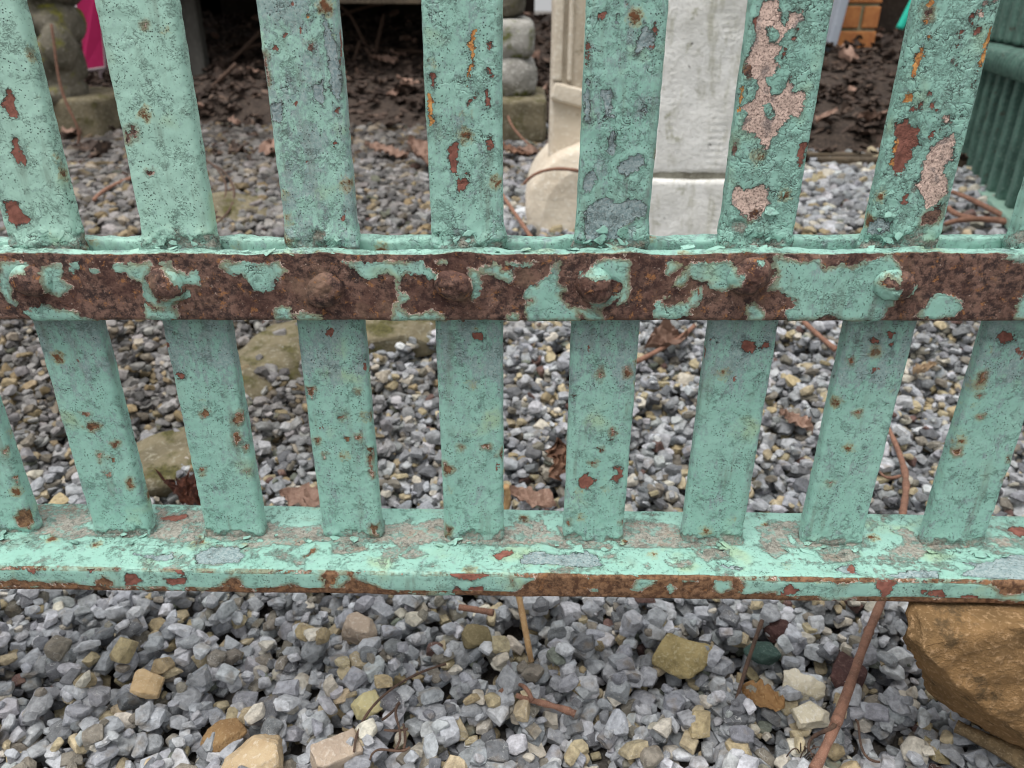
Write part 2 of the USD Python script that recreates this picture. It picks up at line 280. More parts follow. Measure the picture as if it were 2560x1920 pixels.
GREYST = mottled('grey_weathered_stone', ((0.36, 0.35, 0.32), (0.22, 0.21, 0.19), (0.50, 0.49, 0.46)), 14.0, 0.006, moss=((0.13, 0.145, 0.03), 0.13, -0.10), dark=((0.06, 0.06, 0.045), 0.6))
STATUE = mottled('dark_mossy_statue_stone', ((0.14, 0.125, 0.095), (0.075, 0.07, 0.05), (0.24, 0.22, 0.18)), 11.0, 0.006, moss=((0.20, 0.19, 0.035), 0.07, 0.12))
CREAM = mottled('cream_limestone', ((0.60, 0.53, 0.43), (0.50, 0.43, 0.34), (0.66, 0.61, 0.53)), 9.0, 0.004, dark=((0.22, 0.18, 0.12), 0.60), fine=14.0)
def white_stone():
    g = G('white_weathered_stone'); P = g('geometry', 'position'); a = g.noise(P, 15.0, 6.0, 0.65); b = g.noise(P, 160.0, 5.0, 0.7)
    c = g.mix(g.ramp(a, 0.35, 0.65), (0.73, 0.72, 0.70), (0.60, 0.59, 0.56)); c = g.mix(g.ramp(b, 0.5, 0.68, 0, 0.6), c, (0.46, 0.45, 0.41))
    st = g.ramp(g.noise(g.scaled(P, 1, 1, 0.25), 30.0, 6.0, 0.7), 0.50, 0.66, 0, 0.75); c = g.mix(st, c, (0.36, 0.35, 0.27))
    c = g.mix(g.ramp(g.noise(P, 24.0, 5.0, 0.7), 0.60, 0.70, 0, 0.8), c, (0.27, 0.265, 0.18)); c = g.mix(g.ramp(g.noise(P, 42.0, 3.0, 0.6), 0.68, 0.72, 0, 0.9), c, (0.07, 0.065, 0.05))
    z = g.also(g('separate_xyz', 'x', vector=P), 'z'); rib = g.math('sine', g.math('add', g.math('multiply', z, 560.0), g.math('multiply', a, 2.0)))
    rib = g.math('multiply', rib, g.ramp(g.noise(g.scaled(P, 1.8, 1, 0.35), 17.0, 4.0), 0.53, 0.68)); c = g.mix(g.ramp(rib, 0.1, 0.9, 0.0, 0.14), c, (0.36, 0.355, 0.30))
    h = g.math('add', g.math('add', a, g.math('multiply', b, 0.5)), g.math('multiply', rib, -0.085))
    return g.done(g('principled_bsdf', 'BSDF', base_color=c, roughness=0.9, specular_ior_level=0.2, normal=g.bump(h, 0.004)))
WHITE = white_stone()
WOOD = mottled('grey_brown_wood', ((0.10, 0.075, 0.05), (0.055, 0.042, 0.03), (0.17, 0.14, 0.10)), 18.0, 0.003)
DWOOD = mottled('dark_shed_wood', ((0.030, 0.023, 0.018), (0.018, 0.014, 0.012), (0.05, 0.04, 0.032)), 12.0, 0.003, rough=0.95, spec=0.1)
BRICK = mottled('orange_brick', ((0.42, 0.17, 0.055), (0.32, 0.115, 0.04), (0.50, 0.25, 0.11)), 30.0, 0.003)
MORTAR = mottled('mossy_mortar', ((0.26, 0.23, 0.15), (0.17, 0.16, 0.08), (0.33, 0.30, 0.22)), 40.0, 0.003)
PIPE = mottled('grey_blue_downspout_paint', ((0.34, 0.37, 0.42), (0.30, 0.33, 0.38), (0.37, 0.40, 0.45)), 9.0, 0.0006, rough=0.45, dark=((0.10, 0.10, 0.10), 0.70))
TWIG = mottled('reddish_brown_bark', ((0.24, 0.125, 0.085), (0.15, 0.078, 0.055), (0.34, 0.21, 0.15)), 120.0, 0.0012)
DTWIG = mottled('dark_dry_stem', ((0.10, 0.060, 0.042), (0.055, 0.036, 0.028), (0.16, 0.105, 0.075)), 120.0, 0.001)
STRAW = mottled('pale_dry_stalk', ((0.40, 0.25, 0.12), (0.28, 0.17, 0.085), (0.52, 0.37, 0.21)), 90.0, 0.0008, vert=0.3)
SPLIT = mottled('weathered_split_wood', ((0.27, 0.19, 0.10), (0.14, 0.10, 0.055), (0.38, 0.29, 0.18)), 110.0, 0.002, fine=5.0)
MAGENTA = mottled('magenta_fabric', ((0.36, 0.012, 0.085), (0.33, 0.010, 0.075), (0.37, 0.014, 0.09)), 6.0, 0.0003, rough=0.6)
EDGING = mottled('grey_edging', ((0.20, 0.16, 0.17), (0.15, 0.12, 0.13), (0.22, 0.18, 0.19)), 20.0, 0.0003)
HOSE = mottled('turquoise_hose', ((0.02, 0.50, 0.36), (0.02, 0.45, 0.33), (0.03, 0.55, 0.40)), 20.0, 0.0003, rough=0.35, spec=0.5)
def leaf_mat(name, a, b, cc):
    g = G(name); P = g('geometry', 'position'); r = g('object_info', 'random')
    c = g.mix(g.ramp(g.noise(P, 70.0, 5.0, 0.65), 0.35, 0.65), a, b); c = g.mix(g.ramp(g.noise(P, 260.0, 4.0, 0.7), 0.55, 0.66, 0, 0.7), c, cc)
    c = g.mix(g.ramp(r, 0.0, 1.0, 0.0, 0.5), c, g.mix(1.0, c, (0.4, 0.36, 0.34), 'multiply'))
    d = g('principled_bsdf', 'BSDF', base_color=c, roughness=0.7, specular_ior_level=0.25, normal=g.bump(g.noise(P, 160.0, 4.0), 0.0015))
    t = g('translucent_bsdf', 'BSDF', color=c)
    return g.done(g('mix_closure', 'closure', fac=0.15, closure1=d, closure2=t))
LITTER = mottled('dark_leaf_litter', ((0.066, 0.044, 0.034), (0.030, 0.021, 0.017), (0.17, 0.115, 0.085)), 14.0, 0.002, fine=2.6, rough=0.75)
LEAF = leaf_mat('brown_dead_leaf', (0.23, 0.125, 0.080), (0.14, 0.072, 0.048), (0.34, 0.22, 0.15))
LEAFP = leaf_mat('pinkish_brown_dead_leaf', (0.34, 0.22, 0.17), (0.25, 0.155, 0.115), (0.42, 0.30, 0.23))
LEAFR = leaf_mat('dark_red_dead_leaf', (0.12, 0.042, 0.026), (0.06, 0.026, 0.02), (0.26, 0.10, 0.05))

# ------------------------------------------------------------------ the iron gate
# Outlines of the bare patches, read off the photograph strip by strip: strip letter and number, layer, corner points.
# Layers: k = paint still on, u = rust, r = red primer, g = grey undercoat, p = pinkish old coat, y = yellow primer, d = dirt film.
STRIP = {'M0': (0, 560, .29837), 'M1': (640, 560, .29837), 'M2': (1280, 560, .29837), 'M3': (1900, 560, .29837),
         'B0': (0, 1240, .29837), 'B1': (640, 1240, .29837), 'B2': (1280, 1240, .29837), 'B3': (1900, 1240, .29837),
         'U0': (0, 0, .38577), 'U1': (640, 0, .38577), 'U2': (1280, 0, .38577), 'V6': (1780, 0, .38573), 'V7': (2120, 0, .38573),
         'L0': (0, 580, .38577), 'L1': (640, 580, .38577), 'L2': (1280, 580, .38577), 'L3': (1920, 580, .38577)}
PATCH = '''
M0 k 0,310 80,320 160,310 240,320 265,400 200,400 130,430 95,480 110,540 100,600 150,660 150,700 90,680 40,600 0,560
M0 k 340,360 420,335 520,345 545,400 530,460 605,520 560,570 480,605 420,590 400,520 370,450 340,390
M0 k 590,330 670,320 650,380 620,405 590,390
M0 k 745,370 825,375 810,425 770,430
M0 k 200,740 370,660 430,680 500,720 620,715 700,770 820,805 820,830 260,830 250,770
M0 k 925,350 960,325 1180,335 1250,315 1280,360 1240,430 1190,500 1130,480 1070,430 1060,400 980,415
M0 k 1190,470 1230,460 1270,560 1320,600 1330,640 1450,600 1540,570 1590,565 1605,610 1500,650 1440,710 1290,700 1220,640 1190,560
M0 k 1340,330 1440,315 1420,350 1500,390 1560,420 1640,390 1690,450 1670,510 1560,500 1540,540 1480,480 1430,420
M0 k 1210,670 1300,710 1480,710 1500,790 1400,815 1220,805
M0 k 1840,350 1870,310 2050,315 2212,350 2212,560 2130,540 2080,490 2050,430 1930,420 1880,380
M1 k -40,350 180,310 260,390 200,440 160,490 165,550 90,570 -40,550
M1 k 150,700 230,680 300,700 315,810 160,810
M1 k 330,730 420,740 560,770 570,810 340,810
M1 k 720,320 1060,315 1410,310 1420,350 1530,410 1500,470 1450,475 1420,430 1290,420 1240,430 1210,480 1190,460 1090,400 1010,445 930,470 870,430 840,380
M1 k 1160,480 1205,470 1200,560 1290,610 1270,650 1220,670 1215,720 1300,770 1420,740 1480,720 1600,790 1620,815 1100,815 1150,770 1150,700 1190,640 1185,570
M1 k 1780,370 1870,390 1890,480 1880,590 1820,640 1800,620 1820,540 1790,430
M1 k 1890,350 1990,320 2060,340 2060,380 2150,390 2165,470 2110,490 2000,440 1890,420
M1 k 2090,320 2200,330 2190,360 2100,350
M1 k 2100,760 2200,725 2200,820 2100,820
M1 k 1510,305 1620,300 1610,340 1540,335
M1 p 880,480 960,450 940,550 900,520
M1 p 1000,620 1090,600 1080,640 1010,660
M1 p 1880,690 1980,650 1980,700 1890,750
M1 p 1380,700 1410,690 1400,750 1380,760
M2 k 80,330 210,315 150,355 80,360
M2 k 360,300 440,300 400,350 400,430 380,490 470,550 390,600 480,690 560,700 740,740 790,810 640,820 540,720 580,820 120,820 90,690 180,640 100,620 130,530 200,520 230,470 310,420 340,350
M2 k 700,320 760,290 1000,300 985,400 980,490 1000,560 960,660 870,690 920,560 920,490 800,440 720,440 560,430 560,400 640,390
M2 k 650,640 800,640 900,560 910,580 800,700 700,730
M2 k 1310,320 1430,320 1440,350 1380,380 1310,440 1285,410
M2 k 1510,320 1640,330 1800,300 1860,340 1880,400 1930,400 1890,510 1840,510 1800,570 1670,550 1640,490 1560,490 1490,450 1450,520 1400,550 1340,520 1370,450 1450,390
M2 k 1190,680 1270,600 1340,600 1330,620 1270,640 1270,690 1400,660 1480,640 1510,570 1590,520 1590,600 1560,680 1510,700 1500,750 1350,795 1180,790
M2 k 1950,670 2030,660 2140,750 2100,810 1980,810
M2 k 2040,290 2100,280 2110,320 2060,340
M2 k 2170,320 2212,300 2212,560 2150,560 2190,450
M2 r 1280,670 1290,630 1340,600 1480,480 1600,470 1590,520 1510,570 1480,640 1400,660 1330,690
M2 p 980,380 1050,320 1220,320 1200,400 1080,420 990,430
M2 p 985,490 1100,480 1080,520 1030,620 970,660 1010,560
M3 k 90,280 160,270 330,310 480,290 560,370 690,330 780,360 900,300 1110,270 1190,360 1130,480 1040,420 980,480 1140,520 1130,680 1080,700 1040,760 1000,815 720,815 590,760 450,810 230,815 200,720 290,690 290,640 230,600 160,560 110,540 150,430
M3 k 1300,780 1370,700 1420,600 1480,590 1600,600 1690,650 1700,710 1620,770 1480,800
M3 k 2040,290 2120,240 2400,250 2400,330 2150,320
M3 k 2160,640 2212,580 2400,600 2400,810 2110,800
M3 k 1260,500 1320,510 1290,590 1210,620
M3 p 1430,340 1470,310 1470,360 1435,375
M3 u 400,640 450,620 500,630 440,670
M3 r 830,440 880,430 880,460 840,465
U0 r 10,690 60,570 95,640 90,690 125,740 100,775 60,740 40,690
U0 r 80,890 110,890 130,970 150,980 175,1070 110,1050 80,1000
U0 r 25,1300 120,1320 150,1380 205,1420 190,1450 100,1465 60,1430
U0 u 835,815 870,810 890,900 860,900
U0 u 805,840 840,860 840,920 810,920
U0 u 955,1110 1000,1105 1000,1140 960,1140
U0 u 925,150 950,150 945,180 930,180
U1 r 175,250 215,180 200,230
U1 r 95,290 140,295 140,330 110,325
U1 g 440,80 520,300 560,600 540,640 490,600 470,400 440,250
U1 u 40,350 65,350 80,500 75,550 60,520
U1 r 515,700 540,700 535,760 520,740
U1 g 350,560 440,520 440,680 370,640
U1 g 70,690 160,660 180,790 100,790
U1 r 480,920 515,930 500,950
U1 y 320,90 345,90 345,120 325,120
U1 u 330,290 370,280 370,340 345,350
U1 d 370,1490 445,1510 430,1550 375,1550
U1 y 1415,180 1440,180 1420,250 1415,330 1415,400 1400,440 1370,560 1355,520 1370,470 1395,400 1385,320 1375,280 1395,220
U1 r 1120,480 1155,470 1155,540 1130,580
U1 y 1110,610 1135,610 1150,800 1130,850 1118,740
U1 r 1490,440 1510,440 1515,490 1550,490 1530,515 1500,510
U1 r 1490,570 1510,600 1520,680 1485,680
U1 r 1425,595 1450,595 1440,640 1425,640
U1 r 1380,640 1400,640 1385,680
U1 r 1500,880 1530,880 1530,965 1500,965
U1 r 1245,950 1310,920 1305,990 1310,1080 1300,1140 1330,1170 1360,1160 1360,1115 1390,1120 1370,1210 1320,1240 1290,1140 1260,1080
U1 r 1390,1045 1410,1045 1400,1070
U1 r 1495,285 1520,270 1520,310 1505,315
U2 r 540,80 600,70 605,110 570,130
U2 g 800,345 820,230 860,150 880,200 920,200 930,290 910,325 870,310
U2 r 910,200 930,145 940,180 930,230
U2 r 900,300 935,295 930,325
U2 g 480,1350 540,1310 610,1270 680,1320 760,1290 840,1290 880,1350 860,1400 760,1440 700,1480 720,1540 560,1560 480,1560 470,1440
U2 g 690,1060 780,1010 850,1000 870,1040 800,1110 760,1140 690,1120
U2 g 620,980 640,850 670,850 665,990 640,1010
U2 g 470,1140 530,1100 540,1170 490,1260 460,1230
U2 g 840,720 870,690 880,740 860,765
U2 g 470,520 500,500 500,780 470,780
U2 r 480,270 500,260 500,420 480,440
U2 g 580,580 650,570 650,760 600,760
U2 g 680,100 695,100 690,160 670,150
V6 p 310,60 350,0 430,-20 440,100 470,160 510,90 590,60 610,110 520,180 450,240 445,330 400,380 440,430 400,490 350,500 370,570 380,620 450,610 510,490 525,600 600,590 600,670 560,770 510,740 440,830 380,920 350,975 325,930 280,870 190,840 200,780 240,740 190,700 270,640 300,560 250,480 210,480 215,400 270,300
V6 k 360,180 430,190 430,290 370,280
V6 k 240,520 300,520 280,640 210,680 205,620
V6 k 330,690 380,680 420,770 390,790 340,730
V6 u 200,460 240,400 265,420 260,480 220,500
V6 y 180,610 215,540 200,600 185,720 170,720
V6 u 130,930 155,920 165,980 140,1020
V6 r 440,380 470,310 485,300 470,390
V6 r 520,250 560,180 540,270
V6 r 560,1000 580,920 620,930 590,1080 565,1080
V6 r 270,120 300,100 290,230 275,230
V6 p 130,1280 160,1190 200,1240 330,1190 360,1230 375,1310 330,1390 280,1400 240,1440 220,1400 180,1400 190,1360 120,1320
V6 u 230,1380 270,1350 320,1360 300,1400 240,1430
V6 d 90,1470 150,1430 240,1440 220,1520 170,1510
V7 y 510,10 560,0 545,40 515,50
V7 u 490,50 550,60 540,120 490,110
V7 y 480,125 510,130 495,160
V7 y 410,490 440,350 500,300 530,240 470,400 430,490
V7 y 360,670 380,600 425,620 415,660
V7 r 300,860 310,790 340,800 400,760 390,830 460,810 460,900 480,940 420,970 410,1040 370,1060 350,1130 300,1140 290,1090 300,960 320,900
V7 y 270,1080 290,990 320,910 335,860 330,940 300,1000 285,1085
V7 p 480,1080 530,970 620,890 690,860 700,890 670,960 680,1030 620,1050 620,1110 645,1190 630,1280 560,1340 510,1350 490,1290 510,1310 460,1230 440,1200 480,1140
V7 d 410,1250 430,1190 470,1170 450,1260
V7 u 470,1410 520,1370 610,1310 600,1390 560,1450 470,1460
V7 y 840,460 870,320 910,220 935,170 930,260 880,400
V7 r 800,540 825,520 820,580 800,575
V7 p 830,60 870,20 980,0 880,40 870,110 840,110
V7 r 780,90 830,90 800,160
V7 r 815,180 860,180 860,230 815,230
V7 r 710,200 735,200 725,240
V7 r 680,300 710,285 700,330
V7 r 505,680 560,670 570,710 520,700
V7 r 500,600 535,590 530,625
V7 p 680,390 705,390 690,430
V7 p 710,640 735,600 720,650
V7 p 610,760 660,740 660,800 620,790
V7 r 590,800 610,790 600,860
V7 r 510,890 560,850 540,890
V7 r 350,1265 400,1260 370,1290 375,1330 350,1320
V7 g 130,1460 200,1410 270,1440 260,1500 180,1530 130,1520
V7 r 410,700 435,680 430,720
V7 r 450,670 480,660 475,700
L0 u 545,1260 600,1235 650,1255 600,1285
L0 u 1500,1230 1550,1160 1580,1200 1540,1250
L0 u 1510,1310 1540,1290 1560,1340 1530,1380
L0 u 1300,1180 1330,1150 1360,1180 1320,1200
L0 u 525,1175 600,1170 560,1200
L0 u 720,1370 770,1360 750,1395
L0 u 630,1430 660,1430 650,1490
L0 u 700,1460 745,1470 730,1500
L0 r 1145,920 1190,920 1200,950 1160,955
L0 u 680,1560 720,1560 700,1590
L0 u 830,1600 850,1590 860,1659 835,1659
L0 u 1290,1530 1330,1520 1310,1580
L0 u 1580,1550 1610,1545 1600,1570
L0 u 1580,1390 1605,1380 1595,1420
L0 u 20,1420 45,1410 40,1450
L0 u 80,1580 120,1590 110,1640
L1 u 335,1010 380,1010 370,1080 345,1080
L1 u 725,1400 755,1400 750,1480 760,1590 735,1560
L1 u 640,1320 680,1310 670,1360
L1 u 555,1330 600,1330 590,1360
L1 u 525,1190 580,1190 550,1215
L1 u 1455,1380 1515,1370 1510,1400 1470,1400
L1 u 1220,1490 1280,1540 1230,1570
L1 u 1565,1450 1605,1410 1600,1480
L1 r 1400,655 1475,655 1475,690 1410,700
L1 u 380,1340 410,1340 400,1370
L1 u 430,1440 460,1440 445,1465
L1 u 645,1020 670,1020 660,1040
L1 u 1310,1385 1345,1390 1325,1410
L1 s 1200,710 1480,710 1460,780 1380,800 1220,840
L1 s 310,690 490,690 490,880 340,860
L0 s 300,700 420,690 440,780 340,840
L0 s 1110,690 1440,690 1400,800 1250,850 1130,820
L2 r 1480,720 1520,700 1570,715 1575,770 1520,785 1490,755
L2 r 1610,740 1659,700 1659,740 1620,755
L2 r 430,1600 480,1560 550,1610 500,1659 440,1659
L2 r 650,1520 715,1520 720,1560 680,1620 650,1600 690,1560
L2 u 640,1280 660,1270 680,1300 650,1315
L2 u 550,930 580,880 590,920 570,970
L2 u 725,880 745,870 770,920 735,940
L2 u 500,1490 550,1485 540,1510
L2 u 555,1400 585,1400 575,1420
L2 r 385,1060 415,1060 400,1090
L2 r 625,1350 645,1345 640,1375
L2 s 390,600 460,600 450,800 420,920 390,900
L2 s 1250,640 1400,650 1390,780 1290,800
L3 r 1480,680 1530,640 1590,660 1600,700 1530,725
L3 r 660,690 720,680 710,720 680,730
L3 r 770,645 820,650 810,690 780,680
L3 r 765,720 810,720 800,740
L3 u 515,820 550,820 545,860
L3 u 555,1170 600,1160 590,1195
L3 u 1190,1420 1250,1400 1250,1440 1210,1450
L3 u 1350,1060 1390,1045 1380,1080
L3 u 1380,910 1420,900 1400,980 1360,980
L3 u 1355,1190 1395,1190 1370,1215
L3 u 1520,1600 1550,1580 1545,1620
L3 u 380,1620 430,1615 400,1640
L3 u 1540,1460 1575,1460 1550,1490
BB0 u 130,190 170,120 270,120 300,190 240,260 160,250
BB1 u 960,240 1015,240 1010,320 965,310
BB1 u 1595,250 1640,270 1620,310
BB2 u 450,210 490,200 480,250
BB2 u 905,220 940,210 935,245
T0 d 370,170 450,150 800,140 790,190 640,260 850,300 600,370 400,330 300,330 380,260
T0 d 1310,90 1420,100 1400,160 1560,110 1720,110 1720,190 1640,260 1600,380 1400,370 1220,350 1310,280
T0 r 1350,180 1560,150 1570,185 1480,210 1360,200
T0 g 1640,560 1640,480 1750,430 2000,420 2050,500 2000,560
T0 g 1090,480 1300,490 1440,480 1450,520 1320,540
T0 d 1750,380 1900,410 2300,330 2300,420 2100,440 1850,440
T0 d 0,360 200,340 220,370 0,400
T1 d 0,350 80,250 300,250 560,240 590,350 350,420 100,400
T1 d 1060,240 1230,220 1280,190 1330,230 1580,150 1590,260 1580,360 1450,400 1200,430 1070,350
T1 d 620,430 700,390 900,400 980,450 750,490 650,480
T1 d 1200,490 1300,450 1450,445 1440,490 1260,535
T1 d 300,540 400,530 410,570 330,575
T1 r 1975,490 2100,450 2155,475 2030,540
T1 d 2070,240 2300,240 2300,420 2080,400
T1 u 410,505 500,430 490,470
T1 d 950,530 1020,520 1000,550
T1 d 580,330 1060,340 1060,380 620,400
T1 d 1560,350 2080,340 2080,400 1600,400
T2 d 0,220 260,200 330,270 440,350 500,440 380,440 300,400 0,410
T2 d 940,240 1250,210 1390,230 1400,340 1550,400 1500,440 1150,440 900,430 860,390 940,360
T2 g 60,530 200,460 380,490 620,460 720,500 760,580 600,590 300,570 80,570
T2 d 700,490 860,480 860,520 740,530
T2 d 1280,540 1380,560 1520,540 1530,580 1400,600 1300,590
T2 d 1510,440 1660,430 1820,440 1820,530 1720,520 1630,555 1540,500
T2 d 500,380 660,360 860,410 830,460 560,430
T2 d 1090,560 1150,550 1165,610 1120,600
T2 g 1720,560 1940,600 1900,620 1780,600
T2 d 2000,250 2212,250 2212,520 2110,450 2100,340
T3 d 0,260 200,190 330,190 330,270 240,330 310,430 120,540 30,450 0,380
T3 d 470,450 600,430 830,420 860,510 740,550 540,560
T3 d 1080,280 1190,260 1350,290 1300,330 1440,470 1330,530 1200,530 1080,440 1200,400 1180,330 1100,310
T3 d 890,270 980,265 970,300 910,305
T3 g 1690,660 1700,630 1800,620 1800,580 1700,555 1900,560 2080,500 2400,480 2400,700 1900,690
T3 g 1060,660 1300,620 1500,630 1490,680 1200,690
T3 g 630,610 740,570 850,660 720,650
T3 r 735,580 805,580 800,650 740,640
T3 r 2060,270 2180,250 2300,310 2180,340 2100,290
T3 d 1910,330 2080,330 2150,430 2000,430
B0 r 200,590 230,560 290,580 290,660 210,620
B0 r 670,540 690,520 800,520 800,600 760,640 690,600
B0 r 890,580 920,555 1050,580 1100,620 1000,600
B0 r 1050,650 1140,660 1190,720 1150,750 1060,750
B0 u 790,720 870,680 940,720 930,755 800,755
B0 r 1380,580 1480,570 1560,680 1500,670
B0 r 1370,700 1450,690 1560,690 1560,740 1420,750
B0 u 1840,760 1930,690 2000,690 2050,760
B0 u 1920,600 1950,570 2300,570 2300,600 1970,600 1940,640
B0 u 1210,560 1340,560 1340,590 1220,590
B0 u 0,715 120,705 330,725 640,735 640,760 0,760
B1 u 0,580 180,580 200,620 160,620 0,600
B1 u 530,690 610,600 720,600 680,680 600,800 570,790 580,700
B1 u 730,600 830,600 820,700 1030,770 1100,820 760,800 700,760 800,700
B1 r 1560,630 1860,640 2300,620 2300,660 1960,670 1800,715 1640,680
B1 r 1640,810 1680,765 1740,810
B1 r 1760,800 1790,770 1900,760 1910,820
B1 u 0,770 180,765 330,740 400,790 400,830 0,830
B1 u 1200,620 1310,620 1310,650 1210,650
B2 u 0,625 2212,655 2212,900 0,860
B2 k 0,680 180,640 190,700 100,740 50,800 0,810
B2 k 620,680 680,660 700,690 640,700
B2 k 1000,790 1050,690 1240,680 1200,740 1150,760 1080,800
B2 k 1420,700 1550,690 1560,720 1440,730
B2 k 1680,790 1700,710 1840,710 1850,780 1760,830
B2 k 1900,690 2150,690 2280,710 2280,800 1950,830 1900,830 1960,760
B2 k 1290,760 1340,730 1370,780 1330,830
B2 k 650,790 720,780 730,820 680,830
B3 u 0,655 400,650 900,690 900,710 700,740 500,700 330,700 200,700 0,690
B3 r 170,830 180,770 250,740 330,800 300,830
B3 r 0,790 30,750 80,760 80,790
B3 r 990,690 1150,670 1450,690 1450,720 1150,720 1100,800 1040,870 1010,870 1020,800 970,760
B3 r 1350,790 1400,800 1540,790 1540,850 1400,840
B3 u 1530,700 1900,700 2400,710 2400,760 2100,830 2000,820 1980,760 1850,720
B3 r 1690,850 1750,830 1830,850 1820,870 1700,870
'''
PLATE_Y, RAIL_FY = -0.0112, -0.0345
def rail_top(x): return 0.1675 + 0.006*x                 # the bottom rail hangs a little
def plate_top(x): return 0.3602 + 0.0125*x
POLY = {'plate': [], 'bar': [], 'top': [], 'front': []}
for ln in PATCH.strip().split('\n'):
    s, lay, *pts = ln.split()
    face = {'M': 'plate', 'U': 'bar', 'V': 'bar', 'L': 'bar', 'T': 'top', 'B': 'front'}[s[0]]
    if s.startswith('BB'): s, face = s[1:], 'bar'
    ox, oy, k = STRIP[s.replace('T', 'B')]
    o = []
    for p in pts:
        a, b = map(float, p.split(',')); u, v = ox + a*k, oy + b*k
        if face == 'top':
            q = at_z(u, v, 0.1675); q = at_z(u, v, rail_top(q[0])); o.append((q[0], q[1]))
        else:
            q = at_y(u, v, {'plate': PLATE_Y, 'bar': 0.0, 'front': RAIL_FY}[face]); o.append((q[0], q[2]))
    POLY[face].append((lay, np.array(o)))

def inside_distance(p, poly):
    """Signed distance of the points to an outline, positive inside."""
    a, b = poly, np.roll(poly, -1, 0); d = np.full(len(p), 1e9); ins = np.zeros(len(p), bool)
    for s, e in zip(a, b):
        w = e - s; t = np.clip(((p - s) @ w)/max(w @ w, 1e-12), 0, 1)
        d = np.minimum(d, ((p - s - t[:, None]*w)**2).sum(1))
        c = ((s[1] > p[:, 1]) != (e[1] > p[:, 1])) & (p[:, 0] < (e[0] - s[0])*(p[:, 1] - s[1])/(e[1] - s[1] + 1e-15) + s[0]); ins ^= c
    d = np.sqrt(d); return np.where(ins, d, -d)
LAY = 'rgpuyds'
def wear(face, p, on, base=None):
    """Layer distances (n, 7) at the points p of a face; base: the layer that covers the face where no paint is kept."""
    W = np.full((len(p), 7), -1.0); idx = np.nonzero(on)[0]; q = p[idx]; w = np.full((len(q), 7), -1.0); keep = np.full(len(q), -1.0)
    for lay, poly in POLY[face]:
        lo, hi = poly.min(0) - 0.005, poly.max(0) + 0.005
        m = np.nonzero(((q > lo) & (q < hi)).all(1))[0]
        if not len(m): continue
        s = inside_distance(q[m], poly)
        if lay == 'k': keep[m] = np.maximum(keep[m], s)
        else: w[m, LAY.index(lay)] = np.maximum(w[m, LAY.index(lay)], s)
    if base: w[:, LAY.index(base)] = np.maximum(w[:, LAY.index(base)], 0.02)
    w = np.minimum(w, -keep[:, None]); W[idx] = w
    return W
def encode(w): return np.clip(0.5 + w/0.008, 0, 1)

def section(w, t, r, step):
    """A rounded rectangle, counter-clockwise in (a, b), with outward normals."""
    pts, nor = [], []
    for (cx, cy), a0 in (((w/2-r, -t/2+r), -90), ((w/2-r, t/2-r), 0), ((-w/2+r, t/2-r), 90), ((-w/2+r, -t/2+r), 180)):
        for a in np.radians(np.linspace(a0, a0 + 90, 5)): pts.append((cx + r*math.cos(a), cy + r*math.sin(a))); nor.append((math.cos(a), math.sin(a)))
    P_, N_ = [], []
    for i in range(len(pts)):
        a, b = np.array(pts[i]), np.array(pts[(i+1) % len(pts)]); na, nb = np.array(nor[i]), np.array(nor[(i+1) % len(pts)])
        k = max(1, int(np.linalg.norm(b - a)/step))
        for j in range(k): f = j/k; P_.append(a*(1-f) + b*f); n = na*(1-f) + nb*f; N_.append(n/np.linalg.norm(n))
    return np.array(P_), np.array(N_)
def lumps(p, amp=1.0):
    return amp*(0.0006*fbm(p*34, 3, 1) + 0.0005*fbm(p*105, 3, 5) + 0.0005*fbm(p*280, 2, 9))
def swept(rows, w, t, r, step, ea, eb, extra=None):
    """Sweep a rounded rectangle along the rows (centre points); ea, eb: its axes. extra(p, n) gives more outward displacement."""
    S, N = section(w, t, r, step); ea, eb = np.asarray(ea, float), np.asarray(eb, float)
    v = rows[:, None] + S[None, :, :1]*ea + S[None, :, 1:]*eb; n = np.broadcast_to(N[:, :1]*ea + N[:, 1:]*eb, v.shape)
    v, n = v.reshape(-1, 3), n.reshape(-1, 3)
    return v, n, len(rows), len(S)
def closed(v, nr, nc):
    f = [grid_faces(nr, nc)]
    c0, c1 = v[:nc].mean(0), v[-nc:].mean(0); v = np.vstack([v, c0, c1]); i = np.arange(nc)
    f.append(np.stack([i, (i+1) % nc, np.full(nc, nr*nc)], 1)[:, ::-1]); f.append(np.stack([i + (nr-1)*nc, (i+1) % nc + (nr-1)*nc, np.full(nc, nr*nc+1)], 1))
    f = np.vstack(f); t = trimesh.Trimesh(v, f, process=False)
    if t.volume < 0: f = f[:, ::-1]
    return v, f
def vars_of(W, crk, wet, spk):
    E_ = encode(W); E_ = np.vstack([E_[:, :6], np.zeros((2, 6))]); spk = np.maximum(spk, sstep(-0.004, 0.004, W[:, 6])); k = np.stack([crk, wet, spk], 1); k = np.vstack([k, k[-2:]])
    return dict(wear_a=E_[:, :3], wear_b=E_[:, 3:6], wear_c=np.clip(k, 0, 1))

